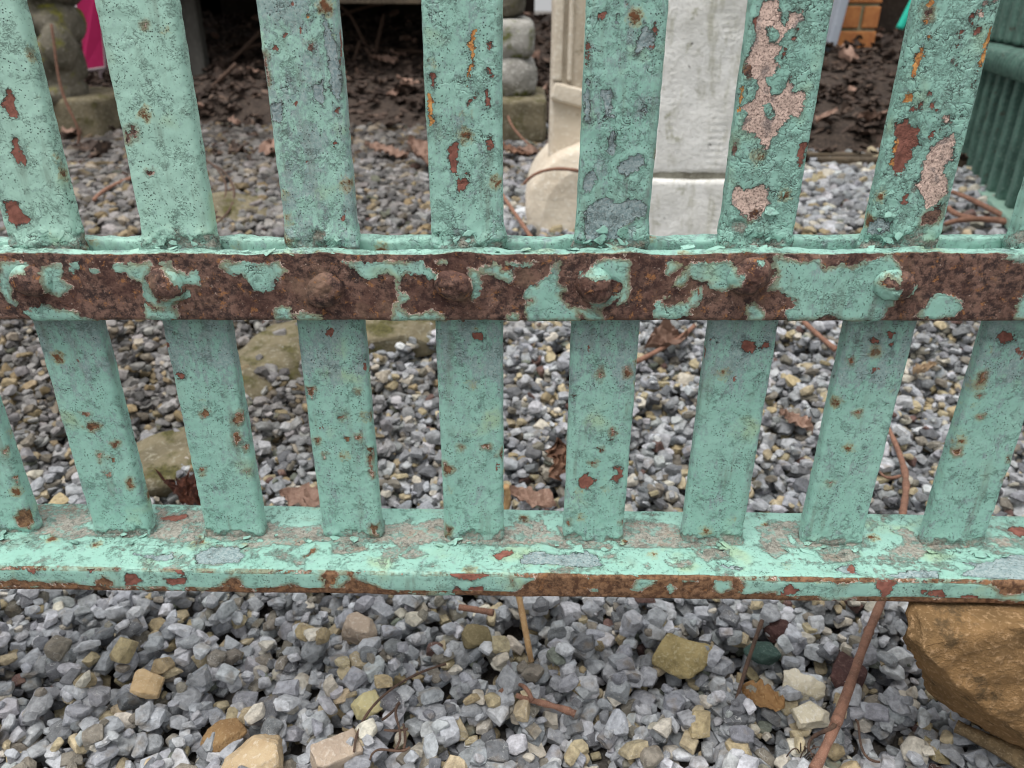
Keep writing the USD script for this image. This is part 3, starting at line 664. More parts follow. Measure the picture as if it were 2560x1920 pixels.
gate = thing('iron_gate', 'mint green iron gate with flaking paint and rusty riveted rail, filling the foreground', 'gate')
BX = {-2: -.461, -1: -.3835, 0: -.3055, 1: -.2295, 2: -.1552, 3: -.0785, 4: 0.0, 5: .0772, 6: .1538, 7: .2300, 8: .3068, 9: .383, 10: .460}
CRK = {1: .2, 2: .1, 3: .1, 4: .3, 5: .4, 6: .75, 7: .9}
SPK = {1: .0, 2: .0, 3: .9, 4: .5, 5: .6, 6: .2, 7: .2}
zs = np.r_[np.arange(0.1600, 0.585, 0.00125), np.arange(0.60, 1.25, 0.05)]
for i, x0 in BX.items():
    near = -1 <= i <= 9
    zr = zs if near else np.r_[np.arange(.16, .6, .01), np.arange(.6, 1.25, .05)]
    wob = 0.0012*fbm(np.c_[zr*9, np.full(len(zr), i*7.7), zr*0], 2, 3)
    lean = {6: .0006, 7: .001}.get(i, 0)
    rows = np.stack([x0 + wob, np.full(len(zr), 0.0052), zr], 1)
    v, n, nr, nc = swept(rows, 0.0382, 0.0108, 0.0030, 0.00135 if near else 0.004, (1, 0, 0), (0, 1, 0))
    j1 = np.exp(-((v[:, 2] - plate_top(v[:, 0]) - 0.001)/0.0085)**2); j0 = np.exp(-((v[:, 2] - rail_top(v[:, 0]))/0.006)**2)
    below = sstep(0.10, 0.0, np.abs(v[:, 2] - 0.29))*(v[:, 2] < 0.33)
    d = lumps(v) + j1*(0.0010 + 0.006*fbm(v*150, 3, 21)) + j0*(0.0005 + 0.004*fbm(v*170, 3, 22))
    edge_ = 1 - np.abs(np.abs(n[:, 0]) - np.abs(n[:, 1])); d += 0.0011*np.clip(edge_, 0, 1)*fbm(v*np.array([60, 60, 70]), 3, 31 + i)
    W = wear('bar', v[:, [0, 2]], n[:, 1] < -0.25)
    W[:, 5] = np.maximum(W[:, 5], 0.006*(np.maximum(j0, 0.85*j1) - 0.72) + 0.010*fbm(v*110, 3, 25))
    bare = sstep(-0.0004, 0.0004, W[:, :6].max(1)); d -= 0.0004*bare
    v2 = v + n*d[:, None]
    crk = CRK.get(i, .1)*(v[:, 2] > 0.36) + 0.9*j1 + 0.5*j0
    wet = np.where(v[:, 2] < 0.33, 0.75, 0.25) + 0*crk
    spk = np.where(v[:, 2] > 0.36, SPK.get(i, .3), 0.45) + 0.85*sstep(0.045, 0.0, np.abs(v[:, 2] - 0.307))*(v[:, 2] < 0.33)
    vv, f = closed(v2, nr, nc)
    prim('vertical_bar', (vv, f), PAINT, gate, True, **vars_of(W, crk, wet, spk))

xs = np.arange(-0.50, 0.56, 0.00135)
def plate(yc, dz, wears):
    rows = np.stack([xs, np.full(len(xs), yc), plate_top(xs) - 0.01875 + dz], 1)
    v, n, nr, nc = swept(rows, 0.0375, 0.0100, 0.0026, 0.0013, (0, 0, 1), (0, -1, 0))
    top = n[:, 2] > 0.5
    d = lumps(v, 0.9)
    for x0 in BX.values(): d += np.where(top, 0.0022*np.exp(-((v[:, 0] - x0)/0.021)**2)*(0.6 + 1.6*fbm(v*130, 3, 41)), 0)
    d += np.where(top, 0.0035*fbm(v*np.array([70, 200, 200]), 4, 44), 0)
    W = np.full((len(v), 7), -1.0)
    if wears:
        W = wear('plate', v[:, [0, 2]], (n[:, 1] < -0.42) | (n[:, 2] < -0.3), 'u')
        d += 0.0006*(1 - sstep(-0.0005, 0.0005, W[:, :6].max(1)))*(n[:, 1] < -0.3)
    vv, f = closed(v + n*d[:, None], nr, nc)
    crk = np.where(top, 0.35, 0.15); 
    for x0 in BX.values(): crk = np.maximum(crk, np.where(top, np.exp(-((v[:, 0] - x0)/0.024)**2), 0))
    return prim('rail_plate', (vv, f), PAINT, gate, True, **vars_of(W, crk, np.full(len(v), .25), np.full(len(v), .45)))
plate(-0.0062, 0.0, True)
plate(0.0160, 0.0016, False)
# old paint and dirt filling the slot between the two plates
rows = np.stack([xs, np.full(len(xs), 0.0050), plate_top(xs) - 0.0140], 1)
v, n, nr, nc = swept(rows, 0.0125, 0.0118, 0.0018, 0.0015, (0, 0, 1), (0, -1, 0))
top = n[:, 2] > 0.3
d = np.where(top, 0.018*(fbm(v*np.array([65, 90, 60]), 4, 51)) - 0.0012, 0)
W = np.full((len(v), 7), -1.0); hole = fbm(v*np.array([60, 120, 60]), 3, 57); W[:, 5] = np.where(top, (hole - 0.06)*0.03, -1)
vv, f = closed(v + n*d[:, None], nr, nc)
prim('paint_crust', (vv, f), PAINT, gate, True, **vars_of(W, np.full(len(v), 1.0), np.full(len(v), .2), np.zeros(len(v))))
# bottom rail
rows = np.stack([xs, np.full(len(xs), 0.0), rail_top(xs) - 0.0092], 1)
v, n, nr, nc = swept(rows, 0.0690, 0.0184, 0.0030, 0.0014, (0, 1, 0), (0, 0, 1))
d = lumps(v, 0.8) + 0.0015*(fbm(v*np.array([30, 30, 30]), 3, 61))
Wt = wear('top', v[:, [0, 1]], n[:, 2] > 0.55); Wf = wear('front', v[:, [0, 2]], (n[:, 1] < -0.5) & (n[:, 2] < 0.75) & (n[:, 2] > -0.9))
W = np.maximum(Wt, Wf); und = n[:, 2] < -0.8; W[und, 3] = 0.01
out = np.clip(np.abs(v[:, 0] - 0.03) - 0.33, 0, 1); W[:, 5] = np.maximum(W[:, 5], np.where((out > 0) & (n[:, 2] > .5), (fbm(v*40, 3, 66) - 0.05)*0.03, -1))
low = (n[:, 1] < -0.2) & (v[:, 2] < rail_top(v[:, 0]) - 0.0135); W[:, 3] = np.maximum(W[:, 3], np.where(low, 0.0022 + 0.016*fbm(v*np.array([55, 20, 55]), 3, 67) - 0.35*np.clip(v[:, 2] - rail_top(v[:, 0]) + 0.0175, 0, 1), -1))
W[:, 5] = np.maximum(W[:, 5], np.where(n[:, 2] > 0.6, -0.0012 + 0.011*fbm(v*np.array([38, 75, 38]), 4, 63), -1))
hi_ = (n[:, 1] < -0.15) & (n[:, 1] > -0.97) & (n[:, 2] > 0.1); W[:, 3] = np.maximum(W[:, 3], np.where(hi_, -0.0012 + 0.012*fbm(v*np.array([40, 20, 40]), 3, 68) + 0.003*sstep(-.05, .12, v[:, 0]), -1))
for x0 in BX.values():
    q = np.maximum(np.abs(v[:, 0] - x0) - 0.0195, np.abs(v[:, 1] - 0.005) - 0.0055); W[:, 5] = np.maximum(W[:, 5], np.where(n[:, 2] > 0.6, 0.0035 - q + 0.016*fbm(v*80, 3, 69), -1))
d -= 0.0005*sstep(-0.0004, 0.0004, W[:, :6].max(1))*(n[:, 2] > -0.5)
vv, f = closed(v + n*d[:, None], nr, nc)
crk = np.full(len(v), 0.05)
for x0 in BX.values(): crk = np.maximum(crk, 0.9*np.exp(-((v[:, 0] - x0)/0.022)**2 - ((v[:, 1] + 0.006)/0.012)**2))
prim('bottom_rail', (vv, f), PAINT, gate, True, **vars_of(W, crk, np.where(n[:, 1] < -.5, .55, .1), np.full(len(v), .05)))
# rivet heads on the front plate, one to a bar, all hammered a little differently
RIV = {0: (-.335, 0), 1: (58, 612), 2: (352, 617), 3: (690, 628), 4: (983, 617), 5: (1290, 622), 6: (1622, 605), 7: (1932, 622)}
for i in range(-1, 10):
    if i in RIV and i > 0: q = at_y(RIV[i][0]*1.15735, RIV[i][1]*1.15735, PLATE_Y - 0.003); x0, z0 = q[0], q[2]
    else: x0 = BX[i]; z0 = plate_top(x0) - 0.019
    rr = 0.0104 + 0.0009*rng.standard_normal()*0.6; hh = 0.0078 if i != 3 else 0.0066
    R_ = np.linspace(0, 1, 22)[:, None]; A_ = np.arange(44)*2*np.pi/44
    prof = np.sqrt(np.clip(1 - (R_*0.985)**2.2, 0, 1))
    lop = 1 + 0.14*np.sin(A_ + i)[None] + 0.10*np.sin(2*A_ + i*2.1)[None] + (0.18*np.cos(A_ - 0.3)[None] if i == 3 else 0)
    X = x0 + rr*R_*np.cos(A_)*lop; Z = z0 + rr*R_*np.sin(A_)*lop*(0.93); Y = PLATE_Y + 0.0006 - hh*prof*np.ones_like(X)
    v = np.stack([X, Y, Z], -1).reshape(-1, 3); nn = v - np.array([x0, PLATE_Y + .003, z0]); nn /= np.linalg.norm(nn, axis=1, keepdims=True)
    v = v + nn*(0.0022*fbm(v*150, 3, 70 + i) + 0.0012*fbm(v*420, 3, 71))[:, None]
    f = grid_faces(22, 44); W = wear('plate', v[:, [0, 2]], np.ones(len(v), bool), 'u'); E_ = encode(W)
    k = np.tile([.2, .4, 0.0], (len(v), 1)); t_ = trimesh.Trimesh(v, f, process=False)
    if (t_.face_normals[:, 1]*t_.area_faces).sum() > 0: f = f[:, ::-1]
    prim('rivet', (v, f), PAINT, gate, True, wear_a=E_[:, :3], wear_b=E_[:, 3:6], wear_c=k)

# lifted flakes of paint along the joints
def flake(r, size):
    n = 9; a = np.sort(r.uniform(0, 2*np.pi, n)); q = size*0.5*r.uniform(0.55, 1.0, n); p = np.stack([q*np.cos(a)*r.uniform(.9, 1.5), q*np.sin(a)*r.uniform(.5, .9)], 1)
    ring = np.vstack([p*f for f in (1.0, 0.55)]); cz = r.uniform(10, 45)*np.sign(r.uniform(-.3, 1)); z = cz*(ring**2).sum(1)*r.uniform(.5, 1.2)
    v = np.vstack([np.c_[ring, z], [[0, 0, 0]]]); i = np.arange(n); j = (i + 1) % n
    f = np.vstack([np.stack([i, j, n + j], 1), np.stack([i, n + j, n + i], 1), np.stack([n + i, n + j, np.full(n, 2*n)], 1)])
    m = len(v); sf = np.vstack([np.stack([j, i, i + m], 1), np.stack([j, i + m, j + m], 1)])
    return trimesh.Trimesh(np.vstack([v, v - [0, 0, .00045]]), np.vstack([f, f[:, ::-1] + m, sf]), process=False)
fr = np.random.default_rng(55); ZERO = dict(wear_a=[[0, 0, 0]], wear_b=[[0, 0, 0]], wear_c=[[.2, 0, .1]])
for i in range(0, 9):
    for k in range(17):
        x = BX[i] + fr.normal(0, .017); kind_ = k % 3; m = flake(fr, fr.uniform(.003, .0095))
        if kind_ == 0: M = trimesh.transformations.euler_matrix(fr.normal(.25, .25), fr.normal(0, .25), fr.uniform(-.6, .6)); M[:3, 3] = [x, fr.uniform(-.0105, -.001), plate_top(x) + .0012]
        elif kind_ == 1: M = trimesh.transformations.euler_matrix(math.pi/2 + fr.normal(-.15, .2), 0, 0) @ trimesh.transformations.euler_matrix(0, 0, fr.uniform(0, 6.3)); M[:3, 3] = [BX[i] + fr.uniform(-.016, .016), -.0010, plate_top(x) + fr.uniform(.001, .010 if i < 6 else .030)]
        else: M = trimesh.transformations.euler_matrix(fr.normal(.15, .22), fr.normal(0, .22), fr.uniform(-.6, .6)); M[:3, 3] = [x, fr.uniform(-.012, -.001), rail_top(x) + .0010]
        m.apply_transform(M); prim('paint_flake', m, PAINT, gate, 40, **ZERO)
# ------------------------------------------------------------------ the ground: soil, gravel, mulch
def sheet(x0, x1, y0, y1, st, fz):
    X, Y = np.meshgrid(np.arange(x0, x1 + 1e-9, st), np.arange(y0, y1 + 1e-9, st)); Z = fz(X, Y)
    v = np.stack([X, Y, Z], -1).reshape(-1, 3); return trimesh.Trimesh(v, grid_faces(X.shape[0], X.shape[1], False), process=False)
gg = thing('gravel_ground', kind='structure')
prim('soil', sheet(-4, 5, -1.6, 6, 0.05, lambda x, y: ground(x, y) - 0.034 - 0.2*(y > 2.4)), SOIL, gg, True)
def mulch_z(x, y):
    yb = 1.95 - 0.45*sstep(0.45, 0.62, x); p = np.stack([x, y, 0*x], -1)
    return ground(x, y) - 0.02 + 0.035*sstep(0, 0.2, y - yb) + 0.05*fbm(p*7, 3, 81) + 0.014*fbm(p*np.array([22, 45, 30]), 3, 82) - 0.08*sstep(0.02, -0.06, y - yb)
prim('mulch_bank', sheet(-3.2, 4.2, 1.42, 4.6, 0.022, mulch_z), MULCH, None, True).SetCustomDataByKey('kind', 'structure')
prim('far_ground', trimesh.Trimesh([[-60, -60, -0.3], [60, -60, -0.3], [60, 60, -0.3], [-60, 60, -0.3]], [[0, 1, 2], [0, 2, 3]]), SOIL).SetCustomDataByKey('kind', 'structure')

def crushed(seed, n=13, flat=(0.55, 0.95), rnd=0.06):
    """An angular chip of crushed stone about 1 across: the inside of random planes, edges slightly worn."""
    r = np.random.default_rng(seed)
    d = r.normal(size=(n, 3)); d /= np.linalg.norm(d, axis=1, keepdims=True); d = np.vstack([d, np.eye(3), -np.eye(3)])
    off = r.uniform(0.62, 1.0, len(d))
    hv = HalfspaceIntersection(np.c_[d, -off], np.zeros(3)).intersections
    s = np.array([1.0, r.uniform(*flat), r.uniform(0.34, 0.66)]); hv = hv*s; hv /= np.ptp(hv[:, 0])
    m = rounded(hv*(1 - rnd), rnd*0.5); return trimesh.Trimesh(m.vertices - m.centroid, m.faces, process=False)
TONES = [((0.300, 0.312, 0.332), .43), ((0.150, 0.157, 0.168), .15), ((0.44, 0.452, 0.474), .22), ((0.19, 0.172, 0.142), .08), ((0.40, 0.335, 0.22), .075), ((0.52, 0.48, 0.41), .060), ((0.33, 0.265, 0.155), .045), ((0.155, 0.172, 0.14), .015), ((0.13, 0.075, 0.065), .01)]
tw = np.array([t[1] for t in TONES]); tw /= tw.sum()
def tone_of(r): 
    c = np.array(TONES[r.choice(len(TONES), p=tw)][0]); return np.clip(c*r.uniform(0.82, 1.2)*(1 + 0.014*r.normal(size=3)), 0, 0.7)
NPROT = 220
prot = [crushed(100 + k, 10 + k % 10, rnd=0.05 + 0.05*(k % 3)) for k in range(NPROT)]
ptone = [tone_of(rng) for _ in range(NPROT)]
def quat(M):
    q = trimesh.transformations.quaternion_from_matrix(np.block([[M, np.zeros((3, 1))], [np.zeros((1, 3)), 1]])); return q
# drop the chips one after another onto a height map, each coming to rest on what lies below it
RES = 0.0025; X0, X1, Y0, Y1 = -2.1, 2.3, -0.30, 2.05
gx, gy = np.arange(X0, X1, RES), np.arange(Y0, Y1, RES); GX, GY = np.meshgrid(gx, gy)
H = ground(GX, GY) - 0.030
NUM = 150000
PP = rng.random((NUM*3, 2)); yy = Y0 + PP[:, 1]*(Y1 - Y0); xx_ = X0 + PP[:, 0]*(X1 - X0)
ok = (np.abs(xx_ - 0.05) < 0.50 + 0.80*(yy + 0.30)) & (yy < 2.0 - 0.43*sstep(0.5, 0.62, xx_))
xx_, yy = xx_[ok][:NUM], yy[ok][:NUM]
CH = dict(x=[], y=[], z=[], s=[], k=[], M=[])
PHV = [np.array(m.vertices) for m in prot]
for n_, (x, y) in enumerate(zip(xx_, yy)):
    far = sstep(0.5, 1.6, y)
    s = float(np.clip(0.0118*math.exp(0.38*rng.standard_normal()), 0.005, 0.0185))*(1 + 0.8*far)
    a, b, c = rng.normal(0, 0.33, 2).tolist() + [rng.uniform(0, 2*np.pi)]
    M = trimesh.transformations.euler_matrix(a, b, c)[:3, :3]; k = int(rng.integers(NPROT))
    ax = 0.5*s*np.ptp(PHV[k], axis=0); A = M @ np.diag(1/ax**2) @ M.T
    r = int(ax.max()/RES) + 1; i, j = int((y - Y0)/RES), int((x - X0)/RES)
    if i - r < 0 or j - r < 0 or i + r >= len(gy) or j + r >= len(gx): continue
    dx = gx[j-r:j+r+1][None] - x; dy = gy[i-r:i+r+1][:, None] - y
    B = A[0, 2]*dx + A[1, 2]*dy; C = A[0, 0]*dx**2 + 2*A[0, 1]*dx*dy + A[1, 1]*dy**2 - 1
    D = B*B - A[2, 2]*C; m = D > 0
    if m.sum() < 3: continue
    q = np.sqrt(np.where(m, D, 0)); lo, hi = (-B - q)/A[2, 2], (-B + q)/A[2, 2]
    h = H[i-r:i+r+1, j-r:j+r+1]; zc = np.quantile((h - lo)[m], 0.74)
    if zc - ground(x, y) > 0.012: continue
    h[m] = np.maximum(h, zc + hi*0.92)[m]
    for key, val in zip('xyzskM', (x, y, zc, s, k, M)): CH[key].append(val)
CX, CY, CZ, CS, CK = (np.array(CH[k]) for k in 'xyzsk'); CM = np.array(CH['M'])
# the stones that show largest become pieces of their own
pc = np.stack([CX, CY, CZ], 1) - CAM; dep = pc @ fw; pu, pv = 1280 + FPX*(pc @ rt)/dep, 960 - FPX*(pc @ up)/dep
topz = np.array([H[min(int((y - Y0)/RES), len(gy)-1), min(int((x - X0)/RES), len(gx)-1)] for x, y in zip(CX, CY)])
seen = (pu > 10) & (pu < 2550) & (pv < 1915) & (pv > 1500) & (topz - CZ < 0.35*CS)
big = np.argsort(np.where(seen, -CS/dep, 0))[:290]
isbig = np.zeros(len(CX), bool); isbig[big] = True
for n_ in big:
    v = (PHV[CK[n_]]*CS[n_]) @ CM[n_].T + [CX[n_], CY[n_], CZ[n_]]
    prim('stone', (v, prot[CK[n_]].faces), STONE, gg, 22, tone=[tone_of(rng)]) if False else None
    m = meshkit.arrays((v, np.array(prot[CK[n_]].faces)), 22)
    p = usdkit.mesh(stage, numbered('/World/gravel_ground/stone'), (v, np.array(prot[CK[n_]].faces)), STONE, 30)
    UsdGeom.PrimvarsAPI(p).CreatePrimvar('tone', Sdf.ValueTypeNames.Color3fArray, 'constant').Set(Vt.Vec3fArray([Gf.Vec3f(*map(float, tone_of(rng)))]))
def instancer(name, protos, tones, mat, pos, quats, scl, ids, kind='stuff', parent='/World', label=None, smooth=30):
    pi = UsdGeom.PointInstancer.Define(stage, f'{parent}/{name}'); rel = pi.CreatePrototypesRel()
    for k, m in enumerate(protos):
        p = usdkit.mesh(stage, f'{parent}/{name}/pieces/piece_{k:03d}', m, mat, smooth)
        if tones is not None: UsdGeom.PrimvarsAPI(p).CreatePrimvar('tone', Sdf.ValueTypeNames.Color3fArray, 'constant').Set(Vt.Vec3fArray([Gf.Vec3f(*map(float, tones[k]))]))
        rel.AddTarget(p.GetPath())
    pi.CreateProtoIndicesAttr(Vt.IntArray.FromNumpy(np.asarray(ids, np.int32)))
    pi.CreatePositionsAttr(Vt.Vec3fArray.FromNumpy(np.asarray(pos, np.float32)))
    pi.CreateOrientationsAttr(Vt.QuathArray([Gf.Quath(float(q[0]), float(q[1]), float(q[2]), float(q[3])) for q in quats]))
    pi.CreateScalesAttr(Vt.Vec3fArray.FromNumpy(np.repeat(np.asarray(scl, np.float32)[:, None], 3, 1)))
    return tag(pi, label, None, None, kind)
rest = np.nonzero(~isbig)[0]
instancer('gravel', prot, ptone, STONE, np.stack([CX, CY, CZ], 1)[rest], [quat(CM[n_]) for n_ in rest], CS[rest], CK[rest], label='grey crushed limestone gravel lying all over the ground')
print('chips', len(CX))

# ------------------------------------------------------------------ leaves
def leaf(seed, w=0.42, lobes=0, curl=0.5, n=9, m=7):
    r = np.random.default_rng(seed); t = np.linspace(0, 1, n); s = np.linspace(-1, 1, m)
    wid = w*np.sin(np.pi*np.clip(t, 0, 1)**0.8)**0.8*(1 + 0.35*np.sin(t*np.pi*2*lobes + r.uniform(0, 6))*(lobes > 0)) + 0.01
    T, S = np.meshgrid(t, s, indexing='ij'); x = S*wid[:, None]*(1 + 0.12*r.normal(size=(n, 1)))
    z = curl*(0.30*(x/w)**2*r.uniform(-0.3, 1.0) + 0.35*(T - 0.5)**2*r.uniform(-1, 1.4)) + 0.09*r.normal(size=(n, m))*curl + 0.06*np.abs(S)
    v = np.stack([x, T - 0.5, z], -1).reshape(-1, 3); f = grid_faces(n, m, False)
    top = v; bot = v - [0, 0, 0.006]; nv = len(v); idx = np.arange(n*m).reshape(n, m)
    rim = np.r_[idx[0], idx[1:, -1], idx[-1, -2::-1], idx[-2:0:-1, 0]]; nx = np.roll(rim, -1)
    sf = np.vstack([np.stack([rim, nx, nx + nv], 1), np.stack([rim, nx + nv, rim + nv], 1)])
    return trimesh.Trimesh(np.vstack([top, bot]), np.vstack([f, f[:, ::-1] + nv, sf[:, ::-1]]), process=False)
lp = [leaf(300 + k, 0.28 + 0.05*(k % 5), k % 4, 0.5 + 0.12*(k % 5)) for k in range(24)]
NL = 3600; lx = rng.uniform(-2.6, 3.2, NL); ly = rng.uniform(1.45, 3.3, NL); yb = 1.95 - 0.45*sstep(0.45, 0.62, lx)
keepl = ly > yb - 0.12 + 0.25*rng.random(NL) - 0.5*(rng.random(NL) < 0.18)*(lx < .5); lx, ly = lx[keepl], ly[keepl]; NL = len(lx)
lz = np.maximum(mulch_z(lx, ly), ground(lx, ly) + .004) + 0.004 + 0.02*rng.random(NL)
instancer('leaf_litter', lp, None, LITTER, np.stack([lx, ly, lz], 1), [quat(trimesh.transformations.euler_matrix(*rng.normal(0, 0.3, 2), rng.uniform(0, 6.3))[:3, :3]) for _ in range(NL)], rng.uniform(0.02, 0.065, NL), rng.integers(0, 24, NL), label='brown dead leaves lying over the dark mulch bank', smooth=40)
NB = 9000; bx = rng.uniform(-2.6, 3.2, NB); by = rng.uniform(1.45, 3.3, NB); yb = 1.95 - 0.45*sstep(0.45, 0.62, bx); kb = by > yb - 0.05 + 0.2*rng.random(NB) - 0.55*(rng.random(NB) < 0.30); bx, by, yb = bx[kb], by[kb], yb[kb]; NB = len(bx)
bark = [dense(rbox([-.5, -.13 - .05*k, -.06], [.5, .13 + .05*k, .06], .03), .2, [.12], [3], 3, 85 + k) for k in range(4)]
instancer('bark_chips', bark, None, LITTER, np.stack([bx, by, np.maximum(mulch_z(bx, by) + .003, ground(bx, by) + .008*(by < yb))], 1), [quat(trimesh.transformations.euler_matrix(*rng.normal(0, 0.3, 2), rng.normal(0, .7))[:3, :3]) for _ in range(NB)], rng.uniform(.012, .05, NB), rng.integers(0, 4, NB), label='dark bark chips and crumbled leaf covering the mulch bank')
ip = rng.choice(NL, 230, replace=False)
instancer('pale_leaf_litter', lp, None, LEAFP, np.stack([lx, ly, lz + .012], 1)[ip], [quat(trimesh.transformations.euler_matrix(*rng.normal(0, 0.35, 2), rng.uniform(0, 6.3))[:3, :3]) for _ in ip], rng.uniform(0.03, 0.075, len(ip)), rng.integers(0, 24, len(ip)), label='paler pinkish dead leaves scattered over the mulch bank', smooth=40)
def place_leaf(u, v, size, mat, label, seed, yaw=None, w=0.36, lobes=2, curl=0.6, pitch=0.0, roll=0.0, lift=0.012):
    p = hit(u, v, lift); m = leaf(seed, w, lobes, curl, 17, 11); M = trimesh.transformations.euler_matrix(pitch, roll, yaw if yaw is not None else seed*1.7); M[:3, :3] *= size; M[:3, 3] = p
    m.apply_transform(M); return tag(prim('dead_leaf', m, mat, None, 40), label, 'leaf')
S_ = 2560/2212
place_leaf(1668, 850, 0.070, LEAFP, 'large curled pinkish brown leaf just under the rail, right of centre', 5, yaw=-1.15, w=0.22, lobes=1, curl=.8, roll=0.5, lift=0.02)
place_leaf(1400, 1150, 0.05, LEAF, 'brown leaf standing upright beside the central bars, low down', 9, yaw=0.3, w=0.28, pitch=1.0, lift=0.025)
place_leaf(765, 1245, 0.062, LEAFP, 'light brown lobed leaf lying just above the bottom rail, left of centre', 12, yaw=1.3, w=0.3, lobes=3, curl=.35, lift=0.018)
place_leaf(1330, 1250, 0.055, LEAFP, 'tan brown leaf right behind the bottom rail at mid width', 15, yaw=1.1, w=0.26, lobes=2, curl=.35, lift=0.016)
place_leaf(1990, 1050, 0.055, LEAFP, 'pale brown leaf among grey gravel between the two rightmost wide gaps', 17, yaw=0.5, w=0.2, lobes=1, lift=0.014)
place_leaf(2310, 925, 0.052, leaf_mat('straw_coloured_leaf', (0.50, 0.37, 0.24), (0.38, 0.27, 0.17), (0.58, 0.46, 0.33)), 'narrow straw coloured leaf on gravel near the right edge', 19, yaw=-1.0, w=0.15, lobes=0, curl=0.5, lift=0.016)
place_leaf(465, 1230, 0.05, LEAFR, 'crumpled dark red leaf behind the bottom rail at left', 21, yaw=0.8, w=0.34, lobes=3, curl=1.1, lift=0.016)
place_leaf(500, 1245, 0.04, LEAFR, 'small crumpled rust red leaf beside the crumpled dark red one', 22, yaw=2.2, w=0.34, lobes=3, curl=1.1, lift=0.016)
place_leaf(965, 378, 0.11, LEAFP, 'brown pointed leaf on gravel in front of the dark shed opening', 24, yaw=1.4, w=0.26, lobes=0, curl=0.35, pitch=0.25, lift=0.03)
place_leaf(1065, 390, 0.13, LEAFP, 'pale pinkish leaf beside the bar, in front of the shed opening', 27, yaw=0.9, w=0.38, lobes=0, curl=0.35, pitch=0.5, lift=0.04)
place_leaf(1275, 375, 0.10, LEAF, 'brown leaf at the foot of the mossy slab', 31, yaw=1.5, w=0.25, lobes=0, curl=0.4, pitch=.3, lift=0.03)
place_leaf(1880, 1690, 0.0, LEAFR, '', 1) if False else None
place_leaf(1905, 1745, 0.034, leaf_mat('ochre_brown_leaf', (0.30, 0.17, 0.07), (0.22, 0.12, 0.05), (0.40, 0.26, 0.12)), 'ochre brown leaf half buried in the foreground gravel', 33, yaw=1.0, w=0.42, lobes=1, curl=0.3, lift=0.004)

# ------------------------------------------------------------------ single stones worth telling apart
def set_stone(name, label, catg, u, v, size, tone, seed, flat=(0.6, 0.9), yaw=0.0, tilt=0.2, mat=None, amp=0.04, lift=0.001, n=14, rnd=0.12, thick=None):
    p = hit(u, v, lift); m = crushed(seed, n, flat, rnd)
    if thick: m.apply_scale([1, 1, thick/np.ptp(m.vertices[:, 2])])
    m = dense(trimesh.Trimesh(m.vertices, m.faces), 0.055, [amp, amp*0.5], [3.0, 9.0], 4, seed)
    M = trimesh.transformations.euler_matrix(tilt, 0.1*math.sin(seed), yaw); M[:3, :3] *= size; M[:3, 3] = p + np.array([0, 0, 0.0])
    m.apply_transform(M)
    q = prim(name, m, mat or STONE, None, True, tone=[tone])
    return tag(q, label, catg)
YEL = mottled('pitted_ochre_stone', ((0.36, 0.285, 0.135), (0.24, 0.19, 0.085), (0.46, 0.40, 0.25)), 60.0, 0.006, fine=5.0)
TAN = mottled('tan_stone', ((0.46, 0.36, 0.23), (0.36, 0.26, 0.15), (0.55, 0.47, 0.36)), 40.0, 0.003)
ORG = mottled('orange_brown_stone', ((0.30, 0.19, 0.09), (0.22, 0.13, 0.06), (0.38, 0.27, 0.15)), 60.0, 0.004)
CRM = mottled('pinkish_cream_stone', ((0.42, 0.34, 0.26), (0.34, 0.27, 0.21), (0.50, 0.43, 0.36)), 40.0, 0.003)
MAR = mottled('maroon_stone', ((0.085, 0.042, 0.038), (0.055, 0.028, 0.026), (0.16, 0.095, 0.08)), 50.0, 0.003)
GRN = mottled('dark_green_stone', ((0.055, 0.095, 0.08), (0.035, 0.065, 0.055), (0.12, 0.17, 0.15)), 50.0, 0.002)
CRW = mottled('creamy_white_stone', ((0.62, 0.57, 0.45), (0.50, 0.45, 0.33), (0.70, 0.67, 0.60)), 50.0, 0.003)
GR2 = mottled('grey_ground_stone', ((0.25, 0.235, 0.21), (0.17, 0.16, 0.14), (0.33, 0.31, 0.28)), 40.0, 0.003)
set_stone('ochre_rock', 'pitted ochre yellow rock in the front gravel, right of the middle', 'rock', 1705, 1640, 0.043, (.3, .25, .12), 41, mat=YEL, yaw=-0.5, amp=0.05)
set_stone('tan_rock', 'large smooth tan rock at the bottom edge of the picture', 'rock', 640, 1905, 0.039, (.4, .3, .2), 42, mat=TAN, yaw=0.3)
set_stone('orange_brown_rock', 'orange brown wedge shaped rock near the bottom left', 'rock', 558, 1840, 0.028, (.3, .2, .1), 43, mat=ORG, yaw=0.9)
set_stone('cream_rock', 'pinkish cream rock in the gravel just below the bottom rail, left of centre', 'rock', 900, 1575, 0.030, (.4, .35, .3), 44, mat=CRM, yaw=-0.4)
set_stone('maroon_rock', 'maroon rock with pale veins crossed by the long red vine', 'rock', 2118, 1680, 0.038, (.1, .05, .04), 45, mat=MAR, yaw=1.0, lift=0.0)
set_stone('maroon_rock', 'plain dark maroon rock close under the bottom rail, left of the vine', 'rock', 1945, 1570, 0.026, (.1, .05, .04), 46, mat=MAR, yaw=0.4)
set_stone('green_rock', 'smooth dark green rock in the gravel below the plain maroon one', 'rock', 1908, 1632, 0.025, (.05, .1, .08), 47, mat=GRN, yaw=0.2)
set_stone('white_rock', 'knobbly creamy white rock left of the vine, lower one', 'rock', 2025, 1790, 0.026, (.6, .55, .45), 48, mat=CRW, yaw=0.2, amp=0.06, n=8, rnd=.05)
set_stone('white_rock', 'flat chalky white rock left of the vine, upper one', 'rock', 2003, 1718, 0.031, (.6, .58, .5), 93, mat=CRW, yaw=-0.4, amp=0.09, n=9, rnd=.05, flat=(.5, .6))
